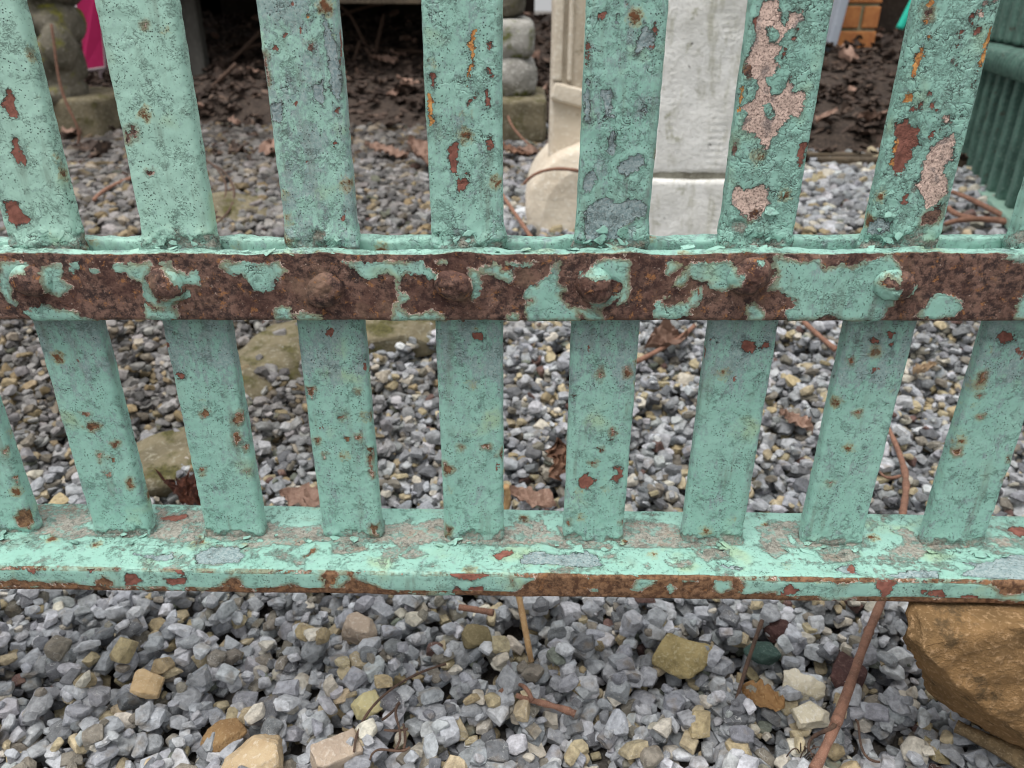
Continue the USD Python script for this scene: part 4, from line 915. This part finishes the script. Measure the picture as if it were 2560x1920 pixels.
set_stone('olive_brown_rock', 'olive brown squarish rock under the bottom rail near mid width', 'rock', 1190, 1592, 0.024, (.2, .16, .09), 50, mat=mottled('olive_stone', ((0.20, 0.165, 0.09), (0.14, 0.115, 0.06), (0.28, 0.23, 0.14)), 60.0, 0.003), yaw=0.3)
set_stone('yellow_cube_rock', 'small pale yellow block shaped rock, left of the front middle', 'rock', 918, 1762, 0.020, (.5, .46, .28), 51, mat=mottled('pale_yellow_stone', ((0.52, 0.47, 0.26), (0.44, 0.38, 0.2), (0.58, 0.55, 0.38)), 60.0, 0.002), yaw=0.7, tilt=0.6)
set_stone('pale_orange_rock', 'pale orange rounded rock near the lower left gravel', 'rock', 366, 1712, 0.022, (.5, .36, .2), 52, mat=mottled('pale_orange_stone', ((0.52, 0.38, 0.22), (0.42, 0.29, 0.15), (0.58, 0.47, 0.32)), 60.0, 0.002), yaw=0.1)
set_stone('tan_rock', 'pale pink and tan rock right of the smooth tan one, bottom edge', 'rock', 840, 1885, 0.034, (.5, .4, .33), 58, mat=CRM, yaw=0.6, amp=0.04)
# mossy kerb stones sunk in the gravel behind the gate
set_stone('mossy_kerb_stone', 'long flat mossy kerb stone between the second and third bars', 'kerb stone', 690, 905, 0.25, (.2, .2, .1), 61, mat=MOSSY, yaw=1.15, tilt=0.05, lift=-0.016, thick=0.22, flat=(0.45, 0.5))
set_stone('mossy_kerb_stone', 'thick mossy block in the lower left gap behind the bars', 'kerb stone', 425, 1180, 0.155, (.2, .2, .1), 62, mat=MOSSY, yaw=0.7, tilt=0.1, lift=-0.022, thick=0.5, flat=(0.7, 0.8))
set_stone('mossy_kerb_stone', 'mossy stone half hidden under the middle rail', 'kerb stone', 985, 825, 0.17, (.2, .2, .1), 63, mat=MOSSY, yaw=0.2, tilt=0.05, lift=-0.006, thick=0.3)
set_stone('mossy_kerb_stone', 'mossy flat stone just above the rail in the second gap', 'kerb stone', 640, 545, 0.28, (.2, .2, .1), 64, mat=MOSSY, yaw=0.1, tilt=0.03, lift=-0.02, thick=0.25)
set_stone('sandy_kerb_stone', 'sandy yellow flat stone right of the leftmost tall bar', 'kerb stone', 215, 432, 0.20, (.2, .2, .1), 65, mat=mottled('sandy_stone', ((0.36, 0.30, 0.18), (0.27, 0.22, 0.12), (0.43, 0.38, 0.27)), 25.0, 0.003), yaw=0.0, tilt=0.0, lift=-0.02, thick=0.25)

# the big sandstone block that carries the gate
c = []
for u, v, y in ((2300, 1500, -0.030), (2275, 1585, -0.040), (2310, 1615, -0.050), (2425, 1722, -0.052), (2575, 1845, -0.050), (2700, 1920, -0.045), (2560, 1505, -0.045), (2900, 1880, -0.02), (2900, 1510, -0.03)): c.append(at_y(u, v, y))
c = [p if p[2] < 0.1475 else np.array([p[0], p[1], 0.1475]) for p in c]
c += [np.array([0.325, 0.012, 0.1475]), np.array([0.60, 0.025, 0.1475]), np.array([0.34, 0.02, 0.02]), np.array([0.60, 0.03, -0.02]), np.array([0.58, -0.05, -0.02]), np.array([0.42, 0.01, -0.03])]
blk = dense(rounded(c, 0.004, 1), 0.0040, [0.005, 0.0045, 0.0024], [11, 60, 200], 4, 91)
vv = np.array(blk.vertices); vv[:, 2] = np.where(vv[:, 2] > 0.1478, 0.1478 + 0.1*(vv[:, 2] - 0.1478), vv[:, 2]); blk = trimesh.Trimesh(vv, blk.faces, process=False)
tag(prim('sandstone_block', blk, ROCK, None, True), 'big rough brown sandstone block under the right end of the gate', 'rock')

# ------------------------------------------------------------------ twigs, vines and stalks
def px(pts, lift=0.008):
    """Points of a stem: (u, v) on the ground or (u, v, height above the ground there)."""
    return [hit(p[0], p[1], p[2] if len(p) > 2 else lift) for p in pts]
def stem(name, label, catg, pts, rad, mat, wob=0.25, n=8, sub=6, seed=1, part=None):
    p = prim(name, tube(pts, rad, n, sub, wob, seed), mat, None, True); return tag(p, label, catg)
vine = thing('red_vine', 'long reddish brown vine running under the gate to the lower right gravel', 'vine')
P1 = [hit(2035, 1925, .02), hit(2092, 1802, .022), hit(2150, 1640, .03), hit(2180, 1560, .034), hit(2205, 1500, .034), hit(2235, 1400, .035), hit(2258, 1275, .03), hit(2262, 1180, .02), hit(2230, 1090, .02), hit(2190, 1010, .012)]
prim('stem', tube(P1, [.0036, .0036, .0034, .0032, .0032, .0034, .0036, .0034, .003, .0025], 10, 8, 0.35, 3), TWIG, vine, True)
for k_, (a, b) in enumerate(((2092, 1802), (2172, 1578))):
    q = hit(a, b, .024); prim('node', trimesh.Trimesh(trimesh.creation.icosphere(2, 0.0042).vertices*[1, 1, 1.2] + q, trimesh.creation.icosphere(2, 0.0042).faces), TWIG, vine, True)
prim('side_shoot', tube([hit(2092, 1802, .022), hit(2062, 1828, .02), hit(2030, 1845, .012), hit(2022, 1880, .01)], [.0018, .0016, .0013, .0009], 6, 5, .3, 4), DTWIG, vine, True)
prim('side_shoot', tube([hit(2250, 1190, .02), hit(2225, 1195, .02), hit(2200, 1180, .015)], [.002, .0018, .0012], 6, 5, .3, 4), TWIG, vine, True)
for k_ in range(8):
    a, b = 1990 + rng.uniform(0, 55), 1870 + rng.uniform(0, 45); da, db = rng.normal(0, 14, 2)
    prim('tendril', tube([hit(a, b, .004), hit(a + da, b - abs(db) - 6, .012 + .008*rng.random()), hit(a + 2*da, b + rng.normal(0, 10), .006)], .0005, 5, 5, .2, k_), DTWIG, vine, True)
stem('dry_stalk', 'pale tan straight stalk standing in gravel below the bottom rail, centre', 'stalk', [hit(1328, 1652, .006), hit(1318, 1600, .02), hit(1303, 1520, .035), hit(1292, 1462, .05), hit(1275, 1290, .05)], [.0024, .0026, .0028, .003, .0028], STRAW, 0.2)
stem('broken_twig', 'short brown broken twig end just under the bottom rail, centre', 'twig', px([(1148, 1518, .014), (1195, 1525, .014), (1233, 1532, .014)]), .0030, TWIG)
tw_ = thing('broken_twig', 'reddish brown forked twig lying on gravel, lower centre', 'twig')
prim('stem', tube(px([(1290, 1738, .014), (1345, 1755, .014), (1400, 1770, .014), (1438, 1785, .014)]), [.0022, .0024, .0025, .0028], 8, 6, .3, 5), TWIG, tw_, True)
prim('side_shoot', tube(px([(1330, 1750, .014), (1318, 1725, .018), (1300, 1712, .016), (1250, 1730, .014)]), [.002, .0018, .0016, .0018], 7, 6, .3, 6), TWIG, tw_, True)
stem('thin_twig', 'thin dark straight twig leaning over gravel left of the red vine', 'twig', px([(1836, 1768, .010), (1868, 1660, .016), (1905, 1552, .022)]), [.0013, .0017, .0017], DTWIG)
spl = prim('split_stick', tube(px([(2390, 1815, .012), (2460, 1850, .014), (2530, 1885, .014), (2640, 1945, .014)]), [.0045, .006, .0065, .006], 6, 3, .5, 8), SPLIT, None, True); tag(spl, 'split weathered stick lying below the sandstone block', 'stick')
wire = thing('wiry_stem', 'tangle of thin dark wiry stems on the front gravel, left of centre', 'stem')
prim('stem', tube(px([(885, 1880, .012), (895, 1830, .014), (925, 1775, .014), (990, 1715, .014), (1055, 1680, .014), (1115, 1660, .012)]), .0010, 6, 8, .3, 2), DTWIG, wire, True)
for k_, pts in enumerate([[(925, 1900), (945, 1875), (985, 1877), (1025, 1868)], [(985, 1878), (1000, 1830), (990, 1790), (998, 1755)], [(960, 1825), (1000, 1826), (1020, 1822)], [(1010, 1870), (1013, 1840), (1008, 1810)], [(955, 1800), (985, 1775), (1000, 1758)]]):
    prim('side_shoot', tube(px(pts, .012), .0010, 5, 6, .3, k_), DTWIG, wire, True)
stem('thin_twig', 'thin dark twig curving down beside the right hand gravel, bottom', 'twig', px([(2140, 1800, .012), (2150, 1850, .012), (2165, 1890, .010), (2200, 1905, .008)]), .0009, DTWIG)
stem('brown_twig', 'brown twig slanting under the rail towards the fine gravel, right of centre', 'twig', px([(2010, 805, .02), (2060, 850, .02), (2090, 875, .015)]), .004, TWIG)
stem('brown_twig', 'brown twig beside the curled leaf under the middle rail', 'twig', px([(1735, 815, .01), (1690, 850, .02), (1590, 905, .012)]), .0035, TWIG)
stem('dry_stalk', 'brownish stalk poking up behind the bottom rail, centre', 'stalk', [hit(1262, 1275, .01), hit(1268, 1235, .03), hit(1262, 1215, .04)], .004, STRAW)
stem('fallen_twig', 'thin straight twig lying across gravel in the first tall gap', 'twig', px([(235, 500, .02), (280, 465, .02), (330, 445, .02)]), .004, TWIG)
for k_, (lab, pts) in enumerate([('looped thin vine on the gravel in the second tall gap, outer loop', [(520, 405), (560, 430), (585, 480), (570, 530), (540, 560)]), ('looped thin vine on the gravel in the second tall gap, inner loop', [(515, 400), (545, 425), (565, 470), (555, 510), (530, 540)])]):
    stem('thin_vine', lab, 'vine', px(pts, .02), .0022, DTWIG, .2, 6, 6, k_)
for k_, (lab, pts) in enumerate([('upper brown stem lying at the foot of the second railing', [(2380, 480), (2430, 500), (2480, 525), (2560, 560)]), ('lower brown stem lying at the foot of the second railing', [(2370, 520), (2430, 545), (2500, 550), (2580, 570)]), ('thin brown stem crossing below the second railing', [(2365, 560), (2450, 548), (2540, 560)])]):
    stem('fallen_vine', lab, 'vine', px(pts, .03), .0055, TWIG, .25, 7, 6, k_)

# ------------------------------------------------------------------ what stands behind
def box_between(lo, hi, r=0.005): return rbox(lo, hi, r)
# white post on its base
def wpt(u, v, y): return at_y(u, v, y)
yp = 1.02
L_, R__ = wpt(1640, 300, yp)[0], wpt(1838, 300, yp)[0]; zt = wpt(1740, 448, yp)[2]
post = thing('white_post', 'chalky white stained stone post on a square base', 'post')
prim('joint', rbox([L_ - .002, yp + .004, zt - .01], [R__ + .009, yp + .16, zt + .03], .002), mottled('dirty_joint', ((0.22, 0.21, 0.17), (0.12, 0.11, 0.085), (0.34, 0.33, 0.28)), 30.0, .002), post, True)  # joint greyer and darker than shaft and base
sh = dense(rbox([L_ - .005, yp, zt + .007], [R__ + .012, yp + .17, 1.1], .012), 0.012, [0.004, 0.002], [12, 55], 4, 101)
prim('shaft', sh, WHITE, post, True)
prim('base', dense(rbox([L_ - .022, yp - .012, ground(.4, yp) - .04], [R__ + .02, yp + .19, zt], .008), 0.012, [0.003, 0.0015], [12, 55], 4, 102), WHITE, post, True)
# cream pilaster with a recessed panel and a rounded foot
yq = 1.10
pil = thing('cream_pilaster', 'cream limestone pilaster with recessed panel and rounded scroll foot', 'pilaster')
xl, xr = wpt(1378, 200, yq)[0], wpt(1585, 200, yq)[0]; zb = wpt(1400, 360, yq)[2]
pz = wpt(1400, 190, yq)[2]
prim('slab', dense(rbox([xl, yq + .02, zb - .10], [xr, yq + .10, 1.15], .008), 0.015, [0.002], [20], 3, 103), CREAM, pil, True)
for a, b in ((0.0, 0.020), (0.026, 0.038), (0.185, 1.0)):
    w_ = 0.135; x1 = xl + a*1.0; x2 = min(xl + b, xr) 
    if x2 > x1: prim('moulding', rbox([x1 + .002, yq + .004, pz - .01], [x2, yq + .024, 1.12], .005), CREAM, pil, True)
mx = wpt(1440, 200, yq)[0]
prim('moulding', rbox([mx + .012, yq + .002, pz - .01], [mx + .024, yq + .024, 1.12], .004), CREAM, pil, True)
prim('moulding', rbox([mx + .032, yq + .006, pz - .01], [mx + .050, yq + .024, 1.12], .004), CREAM, pil, True)
mm_ = rbox([xl + .002, yq + .003, pz - .048], [xr, yq + .024, pz - .016], .006); mm_.apply_transform(trimesh.transformations.rotation_matrix(math.radians(14), [0, 1, 0], [xl + .03, yq, pz - .03])); prim('moulding', mm_, CREAM, pil, True)
fx, fz = wpt(1400, 490, yq - .06)[0], wpt(1400, 480, yq - .06)[2]
prof = [(math.cos(t)*.115, math.sin(t)*.125) for t in np.linspace(math.pi*1.12, math.pi*.55, 14)] + [(.05, .150), (.17, .165), (.17, -.10), (-.09, -.10)]
ft = m3.CrossSection([prof[::-1] if sum(a[0]*b[1]-b[0]*a[1] for a, b in zip(prof, prof[1:]+prof[:1])) < 0 else prof]).offset(-.006, m3.JoinType.Round, 2.0, 24).extrude(.20).rotate([90, 0, 0]).translate([fx + .045, yq + .16, fz - .045])
ft = m3.Manifold.batch_hull([ft, m3.CrossSection([prof[::-1] if sum(a[0]*b[1]-b[0]*a[1] for a, b in zip(prof, prof[1:]+prof[:1])) < 0 else prof]).offset(-.030, m3.JoinType.Round, 2.0, 24).extrude(.215).rotate([90, 0, 0]).translate([fx + .055, yq + .16, fz - .052])])
prim('scroll_foot', dense(ft, 0.010, [0.004, .0015], [14, 50], 3, 104, smooth=3), CREAM, pil, True)
stem('thin_vine', 'thin brown vine arching over the cream scroll foot', 'vine', [wpt(1310, 460, yq - .10), wpt(1350, 430, yq - .11), wpt(1405, 422, yq - .12), wpt(1450, 428, yq - .12), wpt(1500, 440, yq - .1)], .003, TWIG)
stem('thin_vine', 'thin brown vine slanting down to the left of the scroll foot', 'vine', [hit(1250, 480, .05), hit(1285, 530, .04), hit(1322, 585, .03), hit(1345, 620, .02)], .004, TWIG)
stem('thin_vine', 'thin vine hanging across the mossy slab', 'vine', [wpt(1270, 290, 1.75), wpt(1310, 350, 1.70), wpt(1350, 380, 1.66), hit(1370, 385, .01)], .003, TWIG)
# mossy stones stacked left of the pilaster
ys = 1.80
def blk_at(name, label, catg, u0, v0, u1, v1, y, dep_, mat, r=.02, amp=(.008, .004), seed=1, sc=(9, 40)):
    a, b = at_y(u0, v1, y), at_y(u1, v0, y)
    m = dense(rbox([a[0], y, a[2]], [b[0], y + dep_, b[2]], r), 0.02, list(amp), list(sc), 4, seed); return tag(prim(name, m, mat, None, True), label, catg)
blk_at('mossy_slab', 'flat mossy stone slab under the stack of grey stones', 'stone slab', 1190, 250, 1368, 360, ys - .04, .35, MOSSY, .012, seed=111)
blk_at('rounded_stone', 'rounded grey stone with green moss on top of the slab', 'stone', 1195, 136, 1345, 256, ys + .02, .24, GREYST, .05, (.012, .006), 112)
blk_at('grey_stone_block', 'pale grey stone block with a rounded end on the mossy stone', 'stone', 1190, 46, 1338, 150, ys + .03, .25, GREYST, .03, (.010, .005), 113)
blk_at('grey_stone_block', 'darker grey stone at the top of the stack', 'stone', 1190, -80, 1312, 44, ys + .06, .22, STATUE, .03, (.012, .006), 114)
# mossy statue on a plinth, far left
yt = 1.80
stt = thing('mossy_statue', 'mossy carved stone statue on a square plinth at far left', 'statue')
a, b = at_y(60, 360, yt), at_y(232, 248, yt)
prim('plinth', dense(rbox([a[0] - .12, yt, a[2] - .05], [b[0], yt + .3, b[2]], .012), 0.018, [.006, .003], [10, 45], 4, 121), MOSSY, stt, True)
body = None
for u, v, ru, rv, rd, y in ((110, 40, 75, 70, .14, .10), (165, 60, 45, 55, .10, .08), (100, 130, 45, 75, .09, .03), (165, 115, 32, 62, .06, .02), (140, 150, 18, 60, .045, .0), (120, 205, 40, 40, .07, .0), (175, 180, 30, 55, .06, .04), (95, 235, 60, 28, .09, .01), (165, 232, 40, 28, .08, .02), (205, 225, 22, 30, .06, .06), (200, 150, 18, 60, .05, .09), (120, -60, 90, 80, .14, .10)):
    q = at_y(u - 16, v, yt + y + .04); s = m3.Manifold.sphere(1.0, 40).scale([ru/FPX*2.15, rd, rv/FPX*2.15]).translate(list(q)); body = s if body is None else body + s
prim('figure', dense(body, 0.016, [0.010, 0.006], [14, 45], 4, 122, smooth=6), STATUE, stt, True)
stem('hanging_vine', 'thin pinkish brown vine hanging in front of the mossy statue', 'vine', [wpt(128, 60, 1.66), wpt(140, 150, 1.66), wpt(165, 255, 1.66), wpt(186, 300, 1.66), wpt(192, 365, 1.68)], .0032, TWIG)
# magenta panel
ym = 2.25
pts = [(172, -90), (190, 30), (198, 90), (200, 140), (200, 176), (264, 168), (258, 80), (252, -90)]
arc = [at_y(u, v, ym) for u, v in pts]; o2 = np.array([[p[0], p[2]] for p in arc])
from shapely.geometry import Polygon
pm = trimesh.creation.extrude_polygon(Polygon(o2), 0.012, engine='earcut'); vv = np.array(pm.vertices); pm = trimesh.Trimesh(np.stack([vv[:, 0], ym + vv[:, 2] + .02*np.sin(vv[:, 1]*6), vv[:, 1]], 1), pm.faces[:, ::-1], process=False)
mg = thing('magenta_panel', 'magenta panel with curved left side and grey edging behind the statue', 'panel')
prim('cloth', pm, MAGENTA, mg, False)
prim('edging', tube([at_y(u, v, ym - .006) for u, v in ((200, 178), (230, 175), (265, 169), (262, 120), (258, 80), (252, -90))], .006, 6, 1), EDGING, mg, True)
tag(prim('upright_post', rbox(*[np.minimum(*q) if k == 0 else np.maximum(*q) for k, q in enumerate([((at_y(262, 260, 2.32)), (at_y(276, -150, 2.36))), ((at_y(262, 260, 2.32)), (at_y(276, -150, 2.36)))])], .004), EDGING, None, True), 'thin grey upright beside the magenta panel', 'post')
# garden shed raised over a dark hollow
shed = thing('wooden_shed', 'dark timber shed raised on beams over a black hollow', 'shed')
sy = 2.86; gz = 0.27; sf = 2.32
def sx(u, y=sy): return at_y(u, 100, y)[0]
x0s, x1s = sx(390), sx(1275)
prim('floor_board', rbox([x0s, sf + .04, .56], [x1s, sy + 1.9, .60], .004), DWOOD, shed, True)  # unseen floor brought forward to shade the leaf litter
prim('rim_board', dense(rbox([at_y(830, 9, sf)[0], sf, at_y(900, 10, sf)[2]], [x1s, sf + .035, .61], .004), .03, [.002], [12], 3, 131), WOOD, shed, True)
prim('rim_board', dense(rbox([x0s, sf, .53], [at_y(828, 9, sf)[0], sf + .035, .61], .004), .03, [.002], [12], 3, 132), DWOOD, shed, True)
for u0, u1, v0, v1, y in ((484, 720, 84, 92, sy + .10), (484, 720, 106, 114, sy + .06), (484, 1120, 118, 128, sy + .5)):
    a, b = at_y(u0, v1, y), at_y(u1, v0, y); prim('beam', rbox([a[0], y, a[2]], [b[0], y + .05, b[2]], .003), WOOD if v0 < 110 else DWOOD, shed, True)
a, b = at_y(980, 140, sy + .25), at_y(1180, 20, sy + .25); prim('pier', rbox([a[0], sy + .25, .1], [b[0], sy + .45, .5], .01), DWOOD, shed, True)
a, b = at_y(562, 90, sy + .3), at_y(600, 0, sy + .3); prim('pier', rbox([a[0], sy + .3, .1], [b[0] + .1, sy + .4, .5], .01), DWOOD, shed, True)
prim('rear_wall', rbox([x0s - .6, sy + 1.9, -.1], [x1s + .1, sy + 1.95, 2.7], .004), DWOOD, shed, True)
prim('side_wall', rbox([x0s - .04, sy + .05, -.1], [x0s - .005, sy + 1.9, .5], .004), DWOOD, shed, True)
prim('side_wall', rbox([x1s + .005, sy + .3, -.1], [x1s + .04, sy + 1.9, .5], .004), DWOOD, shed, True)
for k_ in range(14):                                     # boarding of the wall above, out of the frame
    z_ = .625 + k_*.145; prim('wall_board', rbox([x0s - .5, sy + .005, z_], [x1s, sy + .03, z_ + .14], .004), WOOD, shed, True)
prim('roof', rbox([x0s - .75, sy - .35, 2.68], [x1s + .2, sy + 2.1, 2.76], .01), DWOOD, shed, True)
pst = thing('grey_shed_post', 'weathered grey double post at the left corner of the shed', 'post')
for u0, u1, y in ((440, 462, 2.46), (464, 486, 2.44)):
    a, b = at_y(u0, 250, y), at_y(u1, 0, y); prim('board', dense(rbox([a[0], y, .1], [b[0], y + .05, 1.4], .006), .02, [.002], [15], 3, 141), mottled('grey_post_wood_%d' % u0, ((0.105, 0.10, 0.09), (0.07, 0.068, 0.06), (0.16, 0.155, 0.14)), 25.0, .003, vert=.2), pst, True)
# dry vines in front of the hollow
yv = 2.62
for k_, (lab, pts, y) in enumerate([('dead vine arching from upper left in the hollow', [(838, 12), (880, 45), (905, 95), (945, 150), (985, 215)], 2.6), ('dead vine running level across the hollow', [(840, 115), (900, 120), (960, 124), (1060, 130)], 2.66), ('dead vine crossing upright in the hollow', [(960, 35), (945, 100), (935, 150), (925, 210), (938, 290)], 2.58), ('dead vine slanting left in the hollow', [(900, 100), (885, 150), (868, 190)], 2.56), ('dead vine dropping from the crossing to the leaves', [(915, 120), (930, 165), (930, 200), (925, 250)], 2.52), ('dead vine slanting right to the leaf heap', [(890, 170), (915, 220), (935, 260), (950, 305)], 2.4), ('dead vine in the upper left corner of the hollow', [(842, 42), (880, 28), (960, 8)], 2.7), ('dead vine lying towards the bar at right of the hollow', [(960, 170), (1000, 205), (1050, 230)], 2.6),
                                           ('long dead vine slanting across the left hollow', [(520, 195), (580, 150), (640, 90), (690, 40)], 2.55), ('short dead vine in the left hollow', [(560, 165), (620, 120), (700, 108)], 2.6), ('dead vine on the leaf heap left of the hollow', [(460, 270), (520, 225), (590, 160)], 2.3)]):
    stem('dead_vine', lab, 'vine', [at_y(u, v, y) for u, v in pts], .0065, DTWIG, .25, 7, 6, k_)
# wooden edging of the mulch bank, right
a, b = at_y(2020, 415, 1.50), at_y(2230, 398, 1.50)
edg = thing('edging_board', 'weathered edging board holding back the mulch bank', 'board')
prim('board', dense(rbox([a[0] + .02, 1.485, a[2] - .03], [b[0] + .5, 1.515, at_y(2100, 396, 1.485)[2]], .004), .015, [.002, .001], [14, 60], 3, 151), WOOD, edg, True)
prim('board', dense(rbox([a[0] - .25, 1.53, at_y(2100, 396, 1.5)[2] - .04], [b[0] + .5, 1.56, at_y(2100, 384, 1.53)[2]], .004), .015, [.002, .001], [14, 60], 3, 152), WOOD, edg, True)
# brick pier, downspout, hose
yk = 2.40
bp = thing('brick_pier', 'orange brick pier beside the grey downspout', 'brick pier')
xa, xb, zq = at_y(2098, 90, yk)[0], at_y(2190, 90, yk)[0], at_y(2150, 135, yk)[2]
prim('mortar', rbox([xa + .006, yk + .006, zq - .15], [xb - .006, yk + .2, 1.0], .002), MORTAR, bp, True)
for k_ in range(-1, 9):
    z_ = zq + .004 + k_*.0735
    cut = (xb - xa)*(0.52 if k_ % 2 else 2.0)
    segs = [(xa, xb)] if cut > xb - xa else [(xa, xa + cut - .005), (xa + cut + .005, xb)]
    if k_ < 8:
        for s0, s1 in segs: prim('brick', rbox([s0, yk, z_], [s1, yk + .19, z_ + .064], .004), BRICK, bp, True)
yd = 2.30
a, b = at_y(2066, 122, yd), at_y(2096, -40, yd)
dsp = rbox([a[0], yd, a[2] - .05], [at_y(2096, 122, yd)[0] - .005, yd + .06, 1.2], .008)
Mx = np.eye(4); Mx[0, 2] = 0.10; Mx[0, 3] = -0.10*a[2]; dsp.apply_transform(Mx); tag(prim('downspout', dsp, PIPE, None, True), 'grey blue painted downspout leaning beside the brick pier', 'downspout')
tag(prim('dark_wall', dense(rbox([xb + .012, yk + .15, .1], [xb + 1.2, yk + .25, 1.6], .01), .05, [.01], [8], 3, 161), DWOOD, None, True), 'dark timber wall right of the brick pier', 'wall')
stem('garden_hose', 'turquoise garden hose end against the dark wall', 'hose', [at_y(2248, 72, 2.15), at_y(2262, 45, 2.15), at_y(2285, 0, 2.15), at_y(2320, -60, 2.15)], .011, HOSE, 0, 12)

# ------------------------------------------------------------------ a second railing at the right, going away
PAINT2 = mottled('dull_green_railing_paint', ((0.10, 0.195, 0.158), (0.06, 0.12, 0.098), (0.19, 0.28, 0.24)), 26.0, .003, rough=.6, dark=((0.075, 0.040, 0.028), .60))
PAINT3 = mottled('pale_green_rail_paint', ((0.26, 0.42, 0.34), (0.19, 0.32, 0.26), (0.33, 0.46, 0.38)), 26.0, .003, rough=.6, dark=((0.13, 0.09, 0.05), .64))
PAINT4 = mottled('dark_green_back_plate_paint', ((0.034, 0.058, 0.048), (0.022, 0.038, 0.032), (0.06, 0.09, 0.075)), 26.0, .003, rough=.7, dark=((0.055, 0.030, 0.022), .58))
far = at_y(2405, 400, 1.58); near_ = at_y(2545, 545, 1.08)
zr = (far[2] + near_[2])/2
dv = (near_ - far)*[1, 1, 0]; Ln = np.linalg.norm(dv); dv /= Ln; nv_ = np.array([dv[1], -dv[0], 0])       # along it, and towards the left
if nv_[0] > 0: nv_ = -nv_
rail2 = thing('green_railing', 'second old green railing with moulded rail standing at right, going back', 'railing')
def loc(m, s, off, z):
    """Place a mesh made along x (length), y (towards the viewer's left), z."""
    M = np.eye(4); M[:3, 0] = dv; M[:3, 1] = nv_; M[:3, 3] = far + dv*s + nv_*off; M[2, 3] = z; m = m.copy(); m.apply_transform(M)
    if np.linalg.det(M[:3, :3]) < 0: m.invert()
    return m
E0, E1 = -0.25, Ln + 0.75
prim('bottom_rail', loc(dense(rbox([E0, -.045, -.022], [E1, .028, 0], .004), .02, [.0015], [30], 3, 171), 0, 0, zr), PAINT3, rail2, True)
zm = at_y(2540, 232, near_[1])[2]
k_ = 0
for s in np.arange(E0 + .04, E1 - .03, .0755):
    prim('vertical_bar', loc(dense(rbox([-.014, -.008, 0], [.014, .012, zm - zr + .02], .003), .02, [.0012], [40], 3, 172), s, 0, zr), PAINT2, rail2, True)
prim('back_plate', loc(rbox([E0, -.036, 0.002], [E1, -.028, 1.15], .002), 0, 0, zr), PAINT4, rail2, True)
for s in np.arange(E0 + .02, E1 - .02, .024):
    q = trimesh.creation.icosphere(2, 1.0); q.apply_scale([.0135, .017, .028]); q.apply_transform(rotm([0, 1, 0], 22)); prim('bead', loc(q, s, .016, zm + .03), PAINT3 if False else PAINT2, rail2, True)
prim('moulded_rail', loc(dense(rbox([E0, -.02, 0], [E1, .018, .055], .012), .012, [.003], [40], 3, 173), 0, 0, zm + .004), PAINT2, rail2, True)
for s in np.arange(E0 + .06, E1 - .03, .0755):
    prim('flute', loc(rbox([-.022, -.022, 0], [.022, .004, .75], .010), s, 0, zm + .062), PAINT2, rail2, True)
